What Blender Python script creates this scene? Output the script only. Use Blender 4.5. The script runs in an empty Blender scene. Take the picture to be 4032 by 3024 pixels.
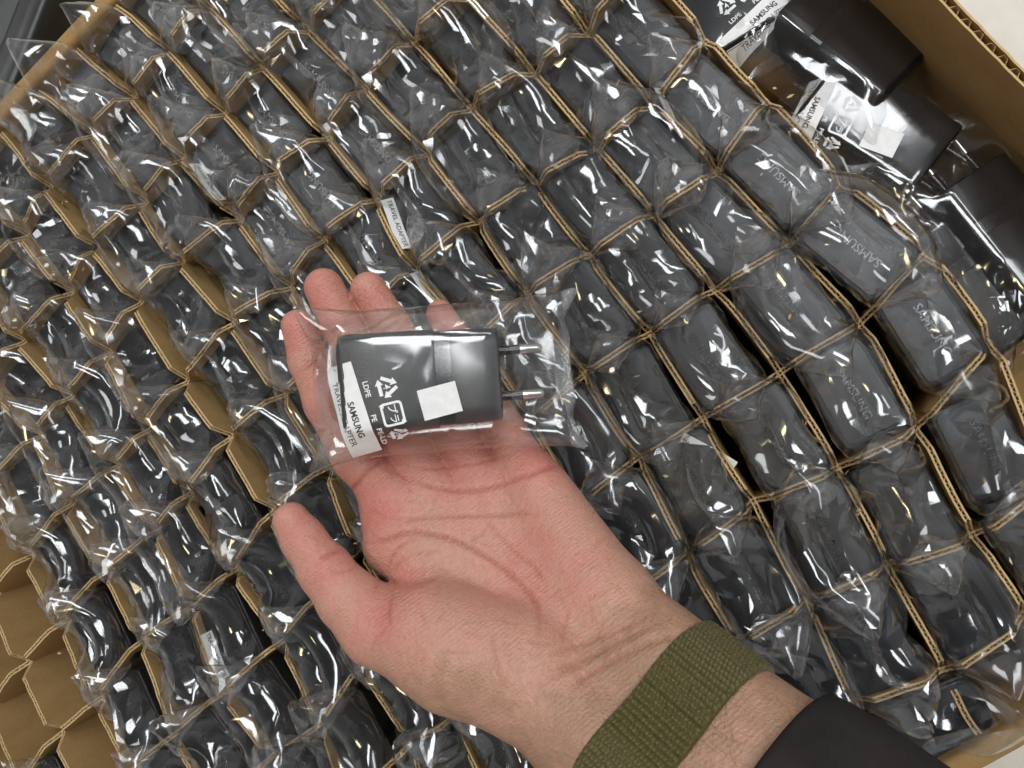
import bpy, bmesh, math, random
import numpy as np
from mathutils import Matrix, Vector
from mathutils.bvhtree import BVHTree

random.seed(7)
rng = np.random.default_rng(11)
S = 0.001                                   # everything below is laid out in millimetres
scene = bpy.context.scene
col = scene.collection

# ------------------------------------------------------------------ camera
# pose of the phone above the box: world -> lens axes (x right, y down, z ahead)
RC = np.array([[0.58637217, 0.76302166, -0.27196622],
               [0.79403183, -0.60784003, 0.0066297],
               [-0.16025335, -0.2198373, -0.96228396]])
CC = np.array([372.65, -90.48, 362.42])
FPX = 3028.0
cam = bpy.data.cameras.new('camera')
cam.sensor_width = 36.0
cam.lens = FPX / 4032 * 36.0
cam.clip_start = 0.02
cam.clip_end = 50
camo = bpy.data.objects.new('camera', cam)
col.objects.link(camo)
m3 = RC.T @ np.diag([1, -1, -1])
camo.matrix_world = Matrix([[*m3[0], CC[0] * S], [*m3[1], CC[1] * S], [*m3[2], CC[2] * S], [0, 0, 0, 1]])
scene.camera = camo

def ray(u, v, d):
    """photo pixel and distance ahead of the lens -> world millimetres"""
    return CC + RC.T @ np.array([(u - 2016) / FPX * d, (v - 1512) / FPX * d, d])

def onplane(u, v, z=0.0):
    d = RC.T @ np.array([(u - 2016) / FPX, (v - 1512) / FPX, 1.0])
    return CC + d * ((z - CC[2]) / d[2])

def topix(p):
    c = (np.atleast_2d(p) - CC) @ RC.T
    return np.c_[2016 + FPX * c[:, 0] / c[:, 2], 1512 + FPX * c[:, 1] / c[:, 2]]

# ------------------------------------------------------------------ light
world = bpy.data.worlds.new('World')
scene.world = world
world.use_nodes = True
wn, wl = world.node_tree.nodes, world.node_tree.links      # a plain room: pale walls, dimmer ceiling
bg = wn['Background']
bg.inputs[0].default_value = (0.98, 0.985, 1.0, 1)
wtc = wn.new('ShaderNodeTexCoord'); wsep = wn.new('ShaderNodeSeparateXYZ'); wmr = wn.new('ShaderNodeMapRange')
wl.new(wtc.outputs['Generated'], wsep.inputs[0]); wl.new(wsep.outputs[2], wmr.inputs[0])
wmr.inputs[1].default_value = 0.25; wmr.inputs[2].default_value = 0.98
wmr.inputs[3].default_value = 0.46; wmr.inputs[4].default_value = 0.05
wl.new(wmr.outputs[0], bg.inputs[1])

def ceiling_panel(name, loc, size, power, colour):
    l = bpy.data.lights.new(name, 'AREA')
    l.shape = 'RECTANGLE'
    l.size, l.size_y = size
    l.energy = power
    l.color = colour
    o = bpy.data.objects.new(name, l)
    o.location = loc
    col.objects.link(o)
    return o
for k, (x, y, z, sx, sy, w, c) in enumerate([
        (0.25, 0.52, 2.05, 1.2, 0.45, 22, (0.94, 0.97, 1.0)),
        (-0.50, 0.95, 1.40, 1.0, 0.25, 12, (0.94, 0.97, 1.0)),
        (-1.25, -0.75, 2.05, 1.2, 0.55, 13, (0.96, 0.98, 1.0)),
        (0.35, 1.75, 2.05, 1.2, 0.30, 10, (0.94, 0.97, 1.0)),
        (0.85, -0.55, 2.05, 0.30, 0.16, 4.0, (1.0, 0.84, 0.52))]):
    ceiling_panel('ceiling_light', (x, y, z), (sx, sy), w, c)

scene.view_settings.view_transform = 'Standard'
scene.view_settings.look = 'None'
scene.view_settings.exposure = 0.0
scene.view_settings.gamma = 1.0
scene.view_settings.use_curve_mapping = False
scene.render.engine = 'CYCLES'
cy = scene.cycles
cy.max_bounces = 4
cy.diffuse_bounces = 2
cy.glossy_bounces = 2
cy.transmission_bounces = 4
cy.transparent_max_bounces = 16
cy.caustics_reflective = False
cy.caustics_refractive = False
cy.sample_clamp_indirect = 4.0
cy.use_light_tree = False
cy.use_denoising = True
cy.use_adaptive_sampling = True
cy.adaptive_threshold = 0.045
cy.adaptive_min_samples = 20

# ------------------------------------------------------------------ materials
def new_mat(name):
    m = bpy.data.materials.new(name)
    m.use_nodes = True
    nt = m.node_tree
    return m, nt, nt.nodes, nt.links, nt.nodes['Principled BSDF']

def noise(nt, scale, detail=4, rough=0.55, vec=None, dim='3D'):
    n = nt.nodes.new('ShaderNodeTexNoise')
    n.inputs['Scale'].default_value = scale
    n.inputs['Detail'].default_value = detail
    n.inputs['Roughness'].default_value = rough
    if vec is not None:
        nt.links.new(vec, n.inputs['Vector'])
    return n

def ramp(nt, fac, stops):
    r = nt.nodes.new('ShaderNodeValToRGB')
    e = r.color_ramp.elements
    while len(e) < len(stops):
        e.new(0.5)
    for k, (p, c) in enumerate(stops):
        e[k].position = p
        e[k].color = (*c, 1)
    nt.links.new(fac, r.inputs[0])
    return r

def bump(nt, height, strength, dist, normal=None):
    b = nt.nodes.new('ShaderNodeBump')
    b.inputs['Strength'].default_value = strength
    b.inputs['Distance'].default_value = dist
    nt.links.new(height, b.inputs['Height'])
    if normal is not None:
        nt.links.new(normal, b.inputs['Normal'])
    return b

def objcoord(nt):
    return nt.nodes.new('ShaderNodeTexCoord').outputs['Object']

def mat_card(name, lo, hi, stretch=(1, 1, 0.25)):
    m, nt, N, L, p = new_mat(name)
    tc = nt.nodes.new('ShaderNodeNewGeometry').outputs['Position']
    mp = N.new('ShaderNodeMapping')
    mp.inputs['Scale'].default_value = stretch
    L.new(tc, mp.inputs[0])
    a = noise(nt, 90, 6, 0.7, mp.outputs[0])
    b = noise(nt, 900, 3, 0.6, tc)
    mx = N.new('ShaderNodeMix')
    mx.inputs[0].default_value = 0.45
    L.new(a.outputs[0], mx.inputs[2]); L.new(b.outputs[0], mx.inputs[3])
    r = ramp(nt, mx.outputs[0], [(0.3, lo), (0.7, hi)])
    L.new(r.outputs[0], p.inputs['Base Color'])
    p.inputs['Roughness'].default_value = 0.85
    p.inputs['Specular IOR Level'].default_value = 0.15
    L.new(bump(nt, mx.outputs[0], 0.35, 0.0004).outputs[0], p.inputs['Normal'])
    return m
M_LINER = mat_card('kraft_liner', (0.34, 0.205, 0.08), (0.50, 0.325, 0.14))
M_FLUTE = mat_card('kraft_flute', (0.47, 0.32, 0.155), (0.65, 0.47, 0.26))
M_BOX = mat_card('box_board', (0.31, 0.185, 0.07), (0.42, 0.265, 0.11), (0.4, 0.4, 1))

def mat_plastic(name, base, rough, grain, gscale, spec=0.5):
    m, nt, N, L, p = new_mat(name)
    tc = objcoord(nt)
    a = noise(nt, gscale, 2, 0.5, tc)
    r = ramp(nt, a.outputs[0], [(0.35, tuple(c * 0.8 for c in base)), (0.65, tuple(c * 1.25 for c in base))])
    L.new(r.outputs[0], p.inputs['Base Color'])
    p.inputs['Roughness'].default_value = rough
    p.inputs['Specular IOR Level'].default_value = spec
    L.new(bump(nt, a.outputs[0], grain, 0.0003).outputs[0], p.inputs['Normal'])
    return m
M_BODY = mat_plastic('black_textured_plastic', (0.008, 0.0085, 0.0095), 0.34, 0.2, 2600, 0.3)
M_PLATE = mat_plastic('black_matt_plastic', (0.008, 0.0085, 0.0095), 0.28, 0.32, 2200, 0.42)
M_SHEEN = mat_plastic('black_plastic_sheen', (0.022, 0.022, 0.023), 0.40, 0.5, 2200, 1.0)  # black plastic, its sheen partly painted in as a lighter grey base
M_GLOSS = mat_plastic('black_gloss_plastic', (0.012, 0.012, 0.014), 0.18, 0.04, 500)
M_LETTER = mat_plastic('black_letter_plastic', (0.02, 0.02, 0.022), 0.24, 0.1, 1500, 0.7)

def mat_film(name, haze, rough, gain, emboss=0.0):
    m, nt, N, L, p = new_mat(name)
    N.remove(p)
    out = N['Material Output']
    geo = N.new('ShaderNodeNewGeometry')
    ior = N.new('ShaderNodeMath'); ior.operation = 'MULTIPLY_ADD'      # the same sheet from either side
    ior.inputs[1].default_value = 1 / 1.5 - 1.5
    ior.inputs[2].default_value = 1.5
    L.new(geo.outputs['Backfacing'], ior.inputs[0])
    fr = N.new('ShaderNodeFresnel')
    L.new(ior.outputs[0], fr.inputs['IOR'])
    g1 = N.new('ShaderNodeMath'); g1.operation = 'ADD'                  # both faces of the sheet: 2F / (1 + F)
    L.new(fr.outputs[0], g1.inputs[0]); g1.inputs[1].default_value = 1.0
    g2 = N.new('ShaderNodeMath'); g2.operation = 'DIVIDE'
    L.new(fr.outputs[0], g2.inputs[0]); L.new(g1.outputs[0], g2.inputs[1])
    g = N.new('ShaderNodeMath'); g.operation = 'MULTIPLY'; g.use_clamp = True
    L.new(g2.outputs[0], g.inputs[0]); g.inputs[1].default_value = gain
    tr = N.new('ShaderNodeBsdfTransparent')
    tr.inputs[0].default_value = (0.985, 0.985, 0.985, 1)
    gl = N.new('ShaderNodeBsdfGlossy')
    gl.inputs['Color'].default_value = (1, 1, 1, 1)
    gl.inputs['Roughness'].default_value = rough
    if emboss:
        tc = objcoord(nt)
        w = N.new('ShaderNodeTexVoronoi'); w.inputs['Scale'].default_value = 900
        L.new(tc, w.inputs['Vector'])
        b = bump(nt, w.outputs[0], emboss, 0.0008)
        L.new(b.outputs[0], gl.inputs['Normal']); L.new(b.outputs[0], fr.inputs['Normal'])
    df = N.new('ShaderNodeBsdfDiffuse'); df.inputs[0].default_value = (0.85, 0.86, 0.88, 1)
    hz = N.new('ShaderNodeMixShader'); hz.inputs[0].default_value = haze
    L.new(tr.outputs[0], hz.inputs[1]); L.new(df.outputs[0], hz.inputs[2])
    mx = N.new('ShaderNodeMixShader')
    L.new(g.outputs[0], mx.inputs[0]); L.new(hz.outputs[0], mx.inputs[1]); L.new(gl.outputs[0], mx.inputs[2])
    L.new(mx.outputs[0], out.inputs['Surface'])
    return m
M_FILM = mat_film('clear_film', 0.009, 0.115, 2.2)
M_SEAL = mat_film('embossed_film', 0.14, 0.14, 2.2, 0.6)

def mat_plain(name, colr, rough=0.6, spec=0.4, metal=0.0, nscale=None, nstr=0.1):
    m, nt, N, L, p = new_mat(name)
    tc = objcoord(nt)
    n = noise(nt, nscale or 300, 4, 0.6, tc)
    r = ramp(nt, n.outputs[0], [(0.3, tuple(c * 0.93 for c in colr)), (0.7, tuple(min(1, c * 1.05) for c in colr))])
    L.new(r.outputs[0], p.inputs['Base Color'])
    p.inputs['Roughness'].default_value = rough
    p.inputs['Specular IOR Level'].default_value = spec
    p.inputs['Metallic'].default_value = metal
    L.new(bump(nt, n.outputs[0], nstr, 0.0003).outputs[0], p.inputs['Normal'])
    return m
M_PAPER = mat_plain('white_label_paper', (0.80, 0.80, 0.79), 0.55)
M_INK = mat_plain('black_ink', (0.03, 0.03, 0.035), 0.5)
M_INKW = mat_plain('white_ink', (0.85, 0.85, 0.86), 0.5)
M_STEEL = mat_plain('nickel_pin', (0.72, 0.70, 0.67), 0.22, 0.5, 1.0, 200, 0.03)
M_TABLE = mat_plain('offwhite_table', (0.70, 0.66, 0.58), 0.55, 0.35, 0, 60, 0.05)

# ------------------------------------------------------------------ object helpers
def mesh_data(name, verts, faces, mat=None, smooth=False, mats=None, fmat=None, sharp=None):
    me = bpy.data.meshes.new(name)
    me.from_pydata((np.asarray(verts, float) * S).tolist(), [], [tuple(int(i) for i in f) for f in faces])
    for m in (mats or ([mat] if mat else [])):
        me.materials.append(m)
    if fmat is not None:
        me.polygons.foreach_set('material_index', np.asarray(fmat, np.int32))
    if smooth:
        me.polygons.foreach_set('use_smooth', np.ones(len(me.polygons), bool))
        if sharp:
            me.set_sharp_from_angle(angle=math.radians(sharp))
    me.update()
    return me

def link(name, me, parent=None, loc=None, rz=None, mw=None):
    o = bpy.data.objects.new(name, me)
    col.objects.link(o)
    if parent is not None:
        o.parent = parent
    if loc is not None:
        o.location = [c * S for c in loc]
    if rz is not None:
        o.rotation_euler = (0, 0, rz)
    if mw is not None:
        o.matrix_world = mw
    return o

def tag(o, label=None, cat=None, group=None, kind=None):
    if label: o['label'] = label
    if cat: o['category'] = cat
    if group: o['group'] = group
    if kind: o['kind'] = kind
    return o

def frame(loc, ex, ey, ez):
    return Matrix([[ex[0], ey[0], ez[0], loc[0] * S], [ex[1], ey[1], ez[1], loc[1] * S],
                   [ex[2], ey[2], ez[2], loc[2] * S], [0, 0, 0, 1]])

def bm_mesh(name, bm, mat, smooth=True, sharp=35):
    me = bpy.data.meshes.new(name)
    bm.to_mesh(me); bm.free()
    me.materials.append(mat)
    if smooth:
        me.polygons.foreach_set('use_smooth', np.ones(len(me.polygons), bool))
        me.set_sharp_from_angle(angle=math.radians(sharp))
    return me

def rrect(a, b, r, n=6):
    """rounded rectangle outline, half sizes a b"""
    pts = []
    for cx, cy_, t0 in ((a - r, b - r, 0), (-a + r, b - r, 90), (-a + r, -b + r, 180), (a - r, -b + r, 270)):
        for k in range(n + 1):
            t = math.radians(t0 + 90 * k / n)
            pts.append((cx + r * math.cos(t), cy_ + r * math.sin(t)))
    return pts

def loft(rings, cap0=True, cap1=True):
    """stack of equal-length rings of 3-D points -> verts, faces"""
    n = len(rings[0]); V = [p for r in rings for p in r]; F = []
    for k in range(len(rings) - 1):
        for i in range(n):
            j = (i + 1) % n
            F.append((k * n + i, k * n + j, (k + 1) * n + j, (k + 1) * n + i))
    if cap0: F.append(tuple(range(n - 1, -1, -1)))
    if cap1: F.append(tuple((len(rings) - 1) * n + i for i in range(n)))
    return V, F

def text_mesh(name, body, size, mat, depth=0.0, bold=0.0, xs=1.0, align='CENTER'):
    """text -> mesh, size in mm (cap height about 0.7 of it)"""
    c = bpy.data.curves.new(name, 'FONT')
    c.body = body
    c.size = size * S
    c.extrude = depth * S
    c.offset = bold * S
    c.align_x = align; c.align_y = 'CENTER'
    c.resolution_u = 3
    o = bpy.data.objects.new(name, c)
    col.objects.link(o)
    dg = bpy.context.evaluated_depsgraph_get()
    me = bpy.data.meshes.new_from_object(o.evaluated_get(dg))
    bpy.data.objects.remove(o); bpy.data.curves.remove(c)
    me.name = name
    if xs != 1.0:
        for v in me.vertices: v.co.x *= xs
    me.materials.clear(); me.materials.append(mat)
    return me

# ------------------------------------------------------------------ setting: table and box
# crossings of the cardboard grid, read off the photograph (row = sheet running to the upper right)
JX = {
 1: {5: (804, 13), 6: (649, 187), 7: (506, 370), 8: (354, 516), 9: (171, 728), 10: (79, 921)},
 2: {4: (1195, 100), 5: (1013, 247), 6: (861, 430), 7: (696, 611), 8: (544, 788), 9: (348, 968), 10: (253, 1146), 11: (63, 1342)},
 3: {3: (1610, 145), 4: (1420, 330), 5: (1275, 530), 6: (1070, 665), 7: (924, 854), 8: (690, 1025), 9: (525, 1184), 10: (405, 1386), 11: (250, 1557), 12: (133, 1715)},
 4: {1: (2306, 108), 2: (2091, 272), 3: (1838, 411), 4: (1667, 589), 5: (1480, 770), 6: (1253, 937), 7: (1127, 1127), 8: (899, 1266), 9: (709, 1500), 10: (570, 1683), 11: (437, 1835), 12: (253, 1987), 13: (100, 2190)},
 5: {0: (2775, 140), 1: (2572, 405), 2: (2350, 576), 3: (2098, 715), 4: (1876, 861), 5: (1620, 1058), 8: (1101, 1551), 9: (883, 1722), 10: (728, 1943), 11: (608, 2088), 12: (405, 2246), 13: (240, 2446), 14: (81, 2617)},
 6: {0: (3020, 385), 1: (2822, 665), 2: (2570, 836), 3: (2312, 998), 4: (2068, 1152), 8: (1284, 1836), 9: (1058, 2012), 10: (911, 2246), 11: (760, 2385), 12: (551, 2518), 13: (380, 2753), 14: (217, 2893)},
 7: {0: (3310, 725), 1: (3110, 960), 2: (2814, 1138), 3: (2556, 1310), 4: (2294, 1472), 8: (1411, 2152), 10: (1104, 2527), 11: (873, 2727), 12: (690, 2886), 13: (520, 3030)},
 8: {0: (3650, 1000), 1: (3395, 1270), 2: (3075, 1468), 3: (2767, 1648), 4: (2511, 1802), 9: (1420, 2617), 10: (1262, 2853), 11: (1072, 2975)},
 9: {0: (3910, 1350), 1: (3620, 1690), 2: (3303, 1850), 3: (2969, 1981), 4: (2707, 2180), 9: (1628, 2920)},
 10: {1: (3848, 2115), 2: (3500, 2231), 3: (3182, 2370), 4: (2906, 2533)},
 11: {2: (3728, 2658), 3: (3362, 2767)},
}
NI, NJ = 12, 18
kn = [(i, j, *onplane(*uv, -3.0)[:2]) for i, d in JX.items() for j, uv in d.items()]
kn = np.array(kn)
def basis(i, j):
    i = np.asarray(i, float) / 11; j = np.asarray(j, float) / 15
    return np.stack([1 + 0 * i, i, j, i * j, i * i, j * j], -1)
cx_, *_ = np.linalg.lstsq(basis(kn[:, 0], kn[:, 1]), kn[:, 2], rcond=None)
cy_c, *_ = np.linalg.lstsq(basis(kn[:, 0], kn[:, 1]), kn[:, 3], rcond=None)
G = np.zeros((NI, NJ, 2))
ii, jj = np.meshgrid(range(NI), range(NJ), indexing='ij')
G[..., 0] = basis(ii, jj) @ cx_
G[..., 1] = basis(ii, jj) @ cy_c
G[0, :, 0] = -2.0                                   # against the left wall
for i, j, x, y in kn:
    G[int(i), int(j)] = (x, y)
WALL_Z = 15.0
Y1 = np.mean([onplane(3676, 0, WALL_Z)[1], onplane(4032, 304, WALL_Z)[1]])
X1 = np.mean([onplane(4032, 2839, 0)[0], onplane(3642, 3015, 0)[0]])
XB0, XB1, YB0, YB1 = -13.0, X1 + 9.0, -640.0, Y1 + 5.0
FLOOR = -100.0

V, F = [(-2500, -2500, FLOOR - 6), (2500, -2500, FLOOR - 6), (2500, 2500, FLOOR - 6), (-2500, 2500, FLOOR - 6)], [(0, 1, 2, 3)]
tag(link('table', mesh_data('table', V, F, M_TABLE)), kind='structure')

# the carton: bottom, folded left and near walls, single right wall with its raw corrugated edge
box = bpy.data.objects.new('carton', None); col.objects.link(box)
tag(box, 'large open brown cardboard carton holding the grid of adapters', 'carton')
V, F = loft([[(XB0, YB0, FLOOR - 5), (XB1, YB0, FLOOR - 5), (XB1, YB1, FLOOR - 5), (XB0, YB1, FLOOR - 5)],
             [(XB0, YB0, FLOOR), (XB1, YB0, FLOOR), (XB1, YB1, FLOOR), (XB0, YB1, FLOOR)]])
link('bottom', mesh_data('bottom', V, F, M_BOX), box)

def folded_wall(name, p0, p1, inward, thick, ztop):
    """double wall folded over at the top: soft rounded rim, slight waviness"""
    p0, p1, inw = np.array(p0, float), np.array(p1, float), np.array(inward, float)
    n = 70; rings = []
    prof = [(0, FLOOR), (0, ztop - 2.0), (0.5, ztop - 0.7), (1.6, ztop), (thick - 2.4, ztop - 0.2), (thick - 0.9, ztop - 1.0), (thick - 0.2, ztop - 2.4), (thick, ztop - 5), (thick, FLOOR)]
    for k in range(n + 1):
        t = k / n
        w = 0.9 * math.sin(9 * t + 1) + 0.5 * math.sin(23 * t)
        h = 0.35 * math.sin(31 * t) + 0.25 * math.sin(57 * t + 2)
        c = p0 + (p1 - p0) * t
        rings.append([(c[0] + inw[0] * (a + w), c[1] + inw[1] * (a + w), z + (h if z > FLOOR else 0)) for a, z in prof])
    V, F = loft(rings)
    link(name, mesh_data(name, V, F, M_BOX, True, sharp=40), box)
folded_wall('wall_panel', (XB0, YB0), (XB0, YB1 - 5.2), (1, 0), 9.5, 3.0)
folded_wall('wall_panel', (XB1, YB1 - 5.2), (XB1, YB0), (-1, 0), 9.0, 2.0)

def corrugated(path, prof, thick, pitch, zb, step=0.55, lt=0.8, amp=None, drop=0.12):
    """corrugated board: two liners and the wave between them.
    path(s) -> (x, y, nx, ny); prof = [(s, ztop)] breakpoints"""
    V, F, fm = [], [], []
    s_br = np.array([a for a, _ in prof]); z_br = np.array([b for _, b in prof])
    def sheet(ss, off, th, m, drop=0.0):
        b0 = len(V)
        for s in ss:
            x, y, nx, ny = path(s); z = float(np.interp(s, s_br, z_br)) - drop; o = off(s)
            for d, zz in ((-th / 2, zb), (-th / 2, z), (th / 2, z), (th / 2, zb)):
                V.append((x + nx * (o + d), y + ny * (o + d), zz))
        for k in range(len(ss) - 1):
            a = b0 + 4 * k
            for q in range(3):
                F.append((a + q, a + q + 1, a + 5 + q, a + 4 + q)); fm.append(1 if q == 1 else m)
        F.append((b0, b0 + 1, b0 + 2, b0 + 3)); fm.append(m)
        e = b0 + 4 * (len(ss) - 1)
        F.append((e + 3, e + 2, e + 1, e)); fm.append(m)
    L0, L1 = s_br[0], s_br[-1]
    ls = np.unique(np.r_[s_br, np.linspace(L0, L1, 9)])
    h = thick / 2 - lt / 2
    sheet(ls, lambda s: h, lt, 0)
    sheet(ls, lambda s: -h, lt, 0)
    fs = np.unique(np.r_[s_br, np.arange(L0 + 0.2, L1 - 0.1, step)])
    a = (amp or (h - lt * 0.4))
    ph = random.random() * 6
    sheet(fs, lambda s: a * math.tanh(2.2 * math.sin(2 * math.pi * s / pitch + ph)) / 0.976, 0.42, 1, drop)
    return V, F, fm

V, F, fm = corrugated(lambda s: (XB0 + s, Y1 + 2.5 + 0.8 * math.sin(s / 60), 0, 1),
                      [(k * 4.0, WALL_Z + 0.8 * math.sin(k * 0.13) + random.uniform(-.35, .35)) for k in range(int((XB1 - XB0) / 4))], 4.6, 7.0, FLOOR, 0.9, 0.9, drop=1.3)
link('wall_panel', mesh_data('wall_panel', V, F, mats=[M_BOX, M_FLUTE], fmat=fm), box)
V, F, fm = corrugated(lambda s: (XB0 + s, YB0 + 2, 0, 1), [(0, 10), (XB1 - XB0, 10)], 4.6, 7.0, FLOOR, 1.6, 0.5)
link('wall_panel', mesh_data('wall_panel', V, F, mats=[M_BOX, M_FLUTE], fmat=fm), box)

# ------------------------------------------------------------------ cardboard grid
ORD = ['zeroth', 'first', 'second', 'third', 'fourth', 'fifth', 'sixth', 'seventh', 'eighth', 'ninth', 'tenth', 'eleventh', 'twelfth',
       'thirteenth', 'fourteenth', 'fifteenth', 'sixteenth', 'seventeenth', 'eighteenth']

def seen(pts, mar=260):
    q = topix(pts)
    return bool(((q[:, 0] > -mar) & (q[:, 0] < 4032 + mar) & (q[:, 1] > -mar) & (q[:, 1] < 3024 + mar)).any())

def flap(parent, A, B, ca=True, cb=True, htop=0.0, bow=0.0, cham=(8.0, 9.5)):
    A, B = np.array(A, float), np.array(B, float)
    Lg = np.linalg.norm(B - A); t = (B - A) / Lg; n = np.array([-t[1], t[0]])
    dip = -cham[1] + random.uniform(-1, 1)
    pr = []
    r1, r2 = random.uniform(-.5, .5), random.uniform(-.5, .5)
    if ca: pr += [(0, dip), (1.6, dip + 0.3), (cham[0] + random.uniform(-.8, .8), htop + r1)]
    else: pr += [(0, htop + r1)]
    for k in range(1, 8):
        s = cham[0] + (Lg - 2 * cham[0]) * k / 8
        pr.append((s, htop + r1 + (r2 - r1) * k / 8 + random.uniform(-.28, .28)))
    if cb: pr += [(Lg - cham[0] + random.uniform(-.8, .8), htop + r2), (Lg - 1.6, dip + 0.3), (Lg, dip)]
    else: pr += [(Lg, htop + r2)]
    w2 = random.uniform(-.35, .35)
    def path(s):
        f = s / Lg
        o = bow * 4 * f * (1 - f) + w2 * math.sin(2 * math.pi * f)
        p = A + t * s + n * o
        return p[0], p[1], n[0], n[1]
    V, F, fm = corrugated(path, pr, 2.7, 3.7, -78.0)
    return link('flap', mesh_data('flap', V, F, mats=[M_LINER, M_FLUTE], fmat=fm), parent)

def divider(label, group, nodes, start_free, end_free):
    o = bpy.data.objects.new('cardboard_divider', None); col.objects.link(o)
    tag(o, label, 'divider', group)
    n = 0
    for k in range(len(nodes) - 1):
        A, B = nodes[k], nodes[k + 1]
        if not seen(np.array([[*A, 0], [*B, 0], [*((np.array(A) + B) / 2), 0]])):
            continue
        flap(o, A, B, not (start_free and k == 0), not (end_free and k == len(nodes) - 2), random.uniform(-1.2, 0.8), random.uniform(-1.1, 1.1))
        n += 1
    if not n:
        bpy.data.objects.remove(o)
for i in range(1, NI):
    nd = [tuple(G[i, j]) for j in range(NJ)]
    up = G[i, 0] - G[i, 1]; up = up / np.linalg.norm(up)
    divider(f'long brown corrugated divider, {ORD[i]} across from the left carton wall', 'dividers running to the upper right', nd, False, False)
for j in range(NJ):
    nd = [tuple(G[i, j]) for i in range(NI)] + [(X1 - 1.5, G[11, j, 1] + (G[11, j, 1] - G[10, j, 1]) * 0.5)]
    nd[0] = (-1.0, nd[0][1])
    divider(f'brown corrugated cross divider, {ORD[j + 1]} from the lying adapters by right wall', 'dividers running to the lower right', nd, True, True)

# ------------------------------------------------------------------ adapters and their film bags
AX, AY, AL = 22.0, 15.1, 64.0                       # half width, half thickness, length of the body
BODY_R = 3.8
def adapter_body():
    """local: top face at z = 0, length going down"""
    rings = []
    for z, ins in ((-AL, 1.2), (-AL + 1.2, 0.0), (-1.7, 0.0), (-0.9, 0.15), (-0.35, 0.5), (-0.1, 1.0), (0.0, 1.5)):
        rings.append([(x, y, z) for x, y in rrect(AX - ins, AY - ins, max(BODY_R - ins * 0.6, 1.0))])
    V, F = loft(rings)
    return mesh_data('body', V, F, M_BODY, True, sharp=38)
def face_plate():
    rings = []
    for z, ins in ((-0.3, 2.3), (0.22, 2.3), (0.34, 2.45), (0.36, 2.75)):
        rings.append([(x, y, z) for x, y in rrect(AX - ins, AY - ins, BODY_R - 0.9)])
    V, F = loft(rings, False, True)
    return mesh_data('face_plate', V, F, M_PLATE, True, sharp=38)
ME_BODY, ME_PLATE = adapter_body(), face_plate()
ME_TEXT = text_mesh('lettering', 'SAMSUNG', 5.4, M_LETTER, 0.25, 0.10, 1.02)
for v in ME_TEXT.vertices: v.co.z += 0.45 * S

def box_push(P, c, h, r, gap):
    """keep points outside a rounded block"""
    d = P - c
    q = np.abs(d) - (h - r)
    qo = np.maximum(q, 0)
    ln = np.sqrt((qo ** 2).sum(-1)) + 1e-9
    mx = q.max(-1)
    sd = np.where(mx > 0, ln, mx) - r
    ax = q.argmax(-1)
    nrm = qo / ln[..., None]
    one = np.eye(3, dtype=P.dtype)[ax]
    nrm = np.where((mx > 0)[..., None], nrm, one) * np.sign(d + 1e-9)
    pen = np.maximum(gap - sd, 0)
    return P + nrm * pen[..., None]

def loop_pts(a, b, fr):
    """points on a rectangle loop of half sizes a, b at fractions fr; starts at (-a, 0) going over +y"""
    a = np.asarray(a, float)[..., None]; b = np.asarray(b, float)[..., None]
    per = 4 * (a + b); s = fr * per
    x = np.where(s < b, -a, np.where(s < b + 2 * a, s - b - a, np.where(s < 3 * b + 2 * a, a, np.where(s < 3 * b + 4 * a, 3 * a + 3 * b - s, -a))))
    y = np.where(s < b, s, np.where(s < b + 2 * a, b, np.where(s < 3 * b + 2 * a, 2 * b + 2 * a - s, np.where(s < 3 * b + 4 * a, -b, s - 4 * a - 4 * b))))
    return x, y

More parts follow.
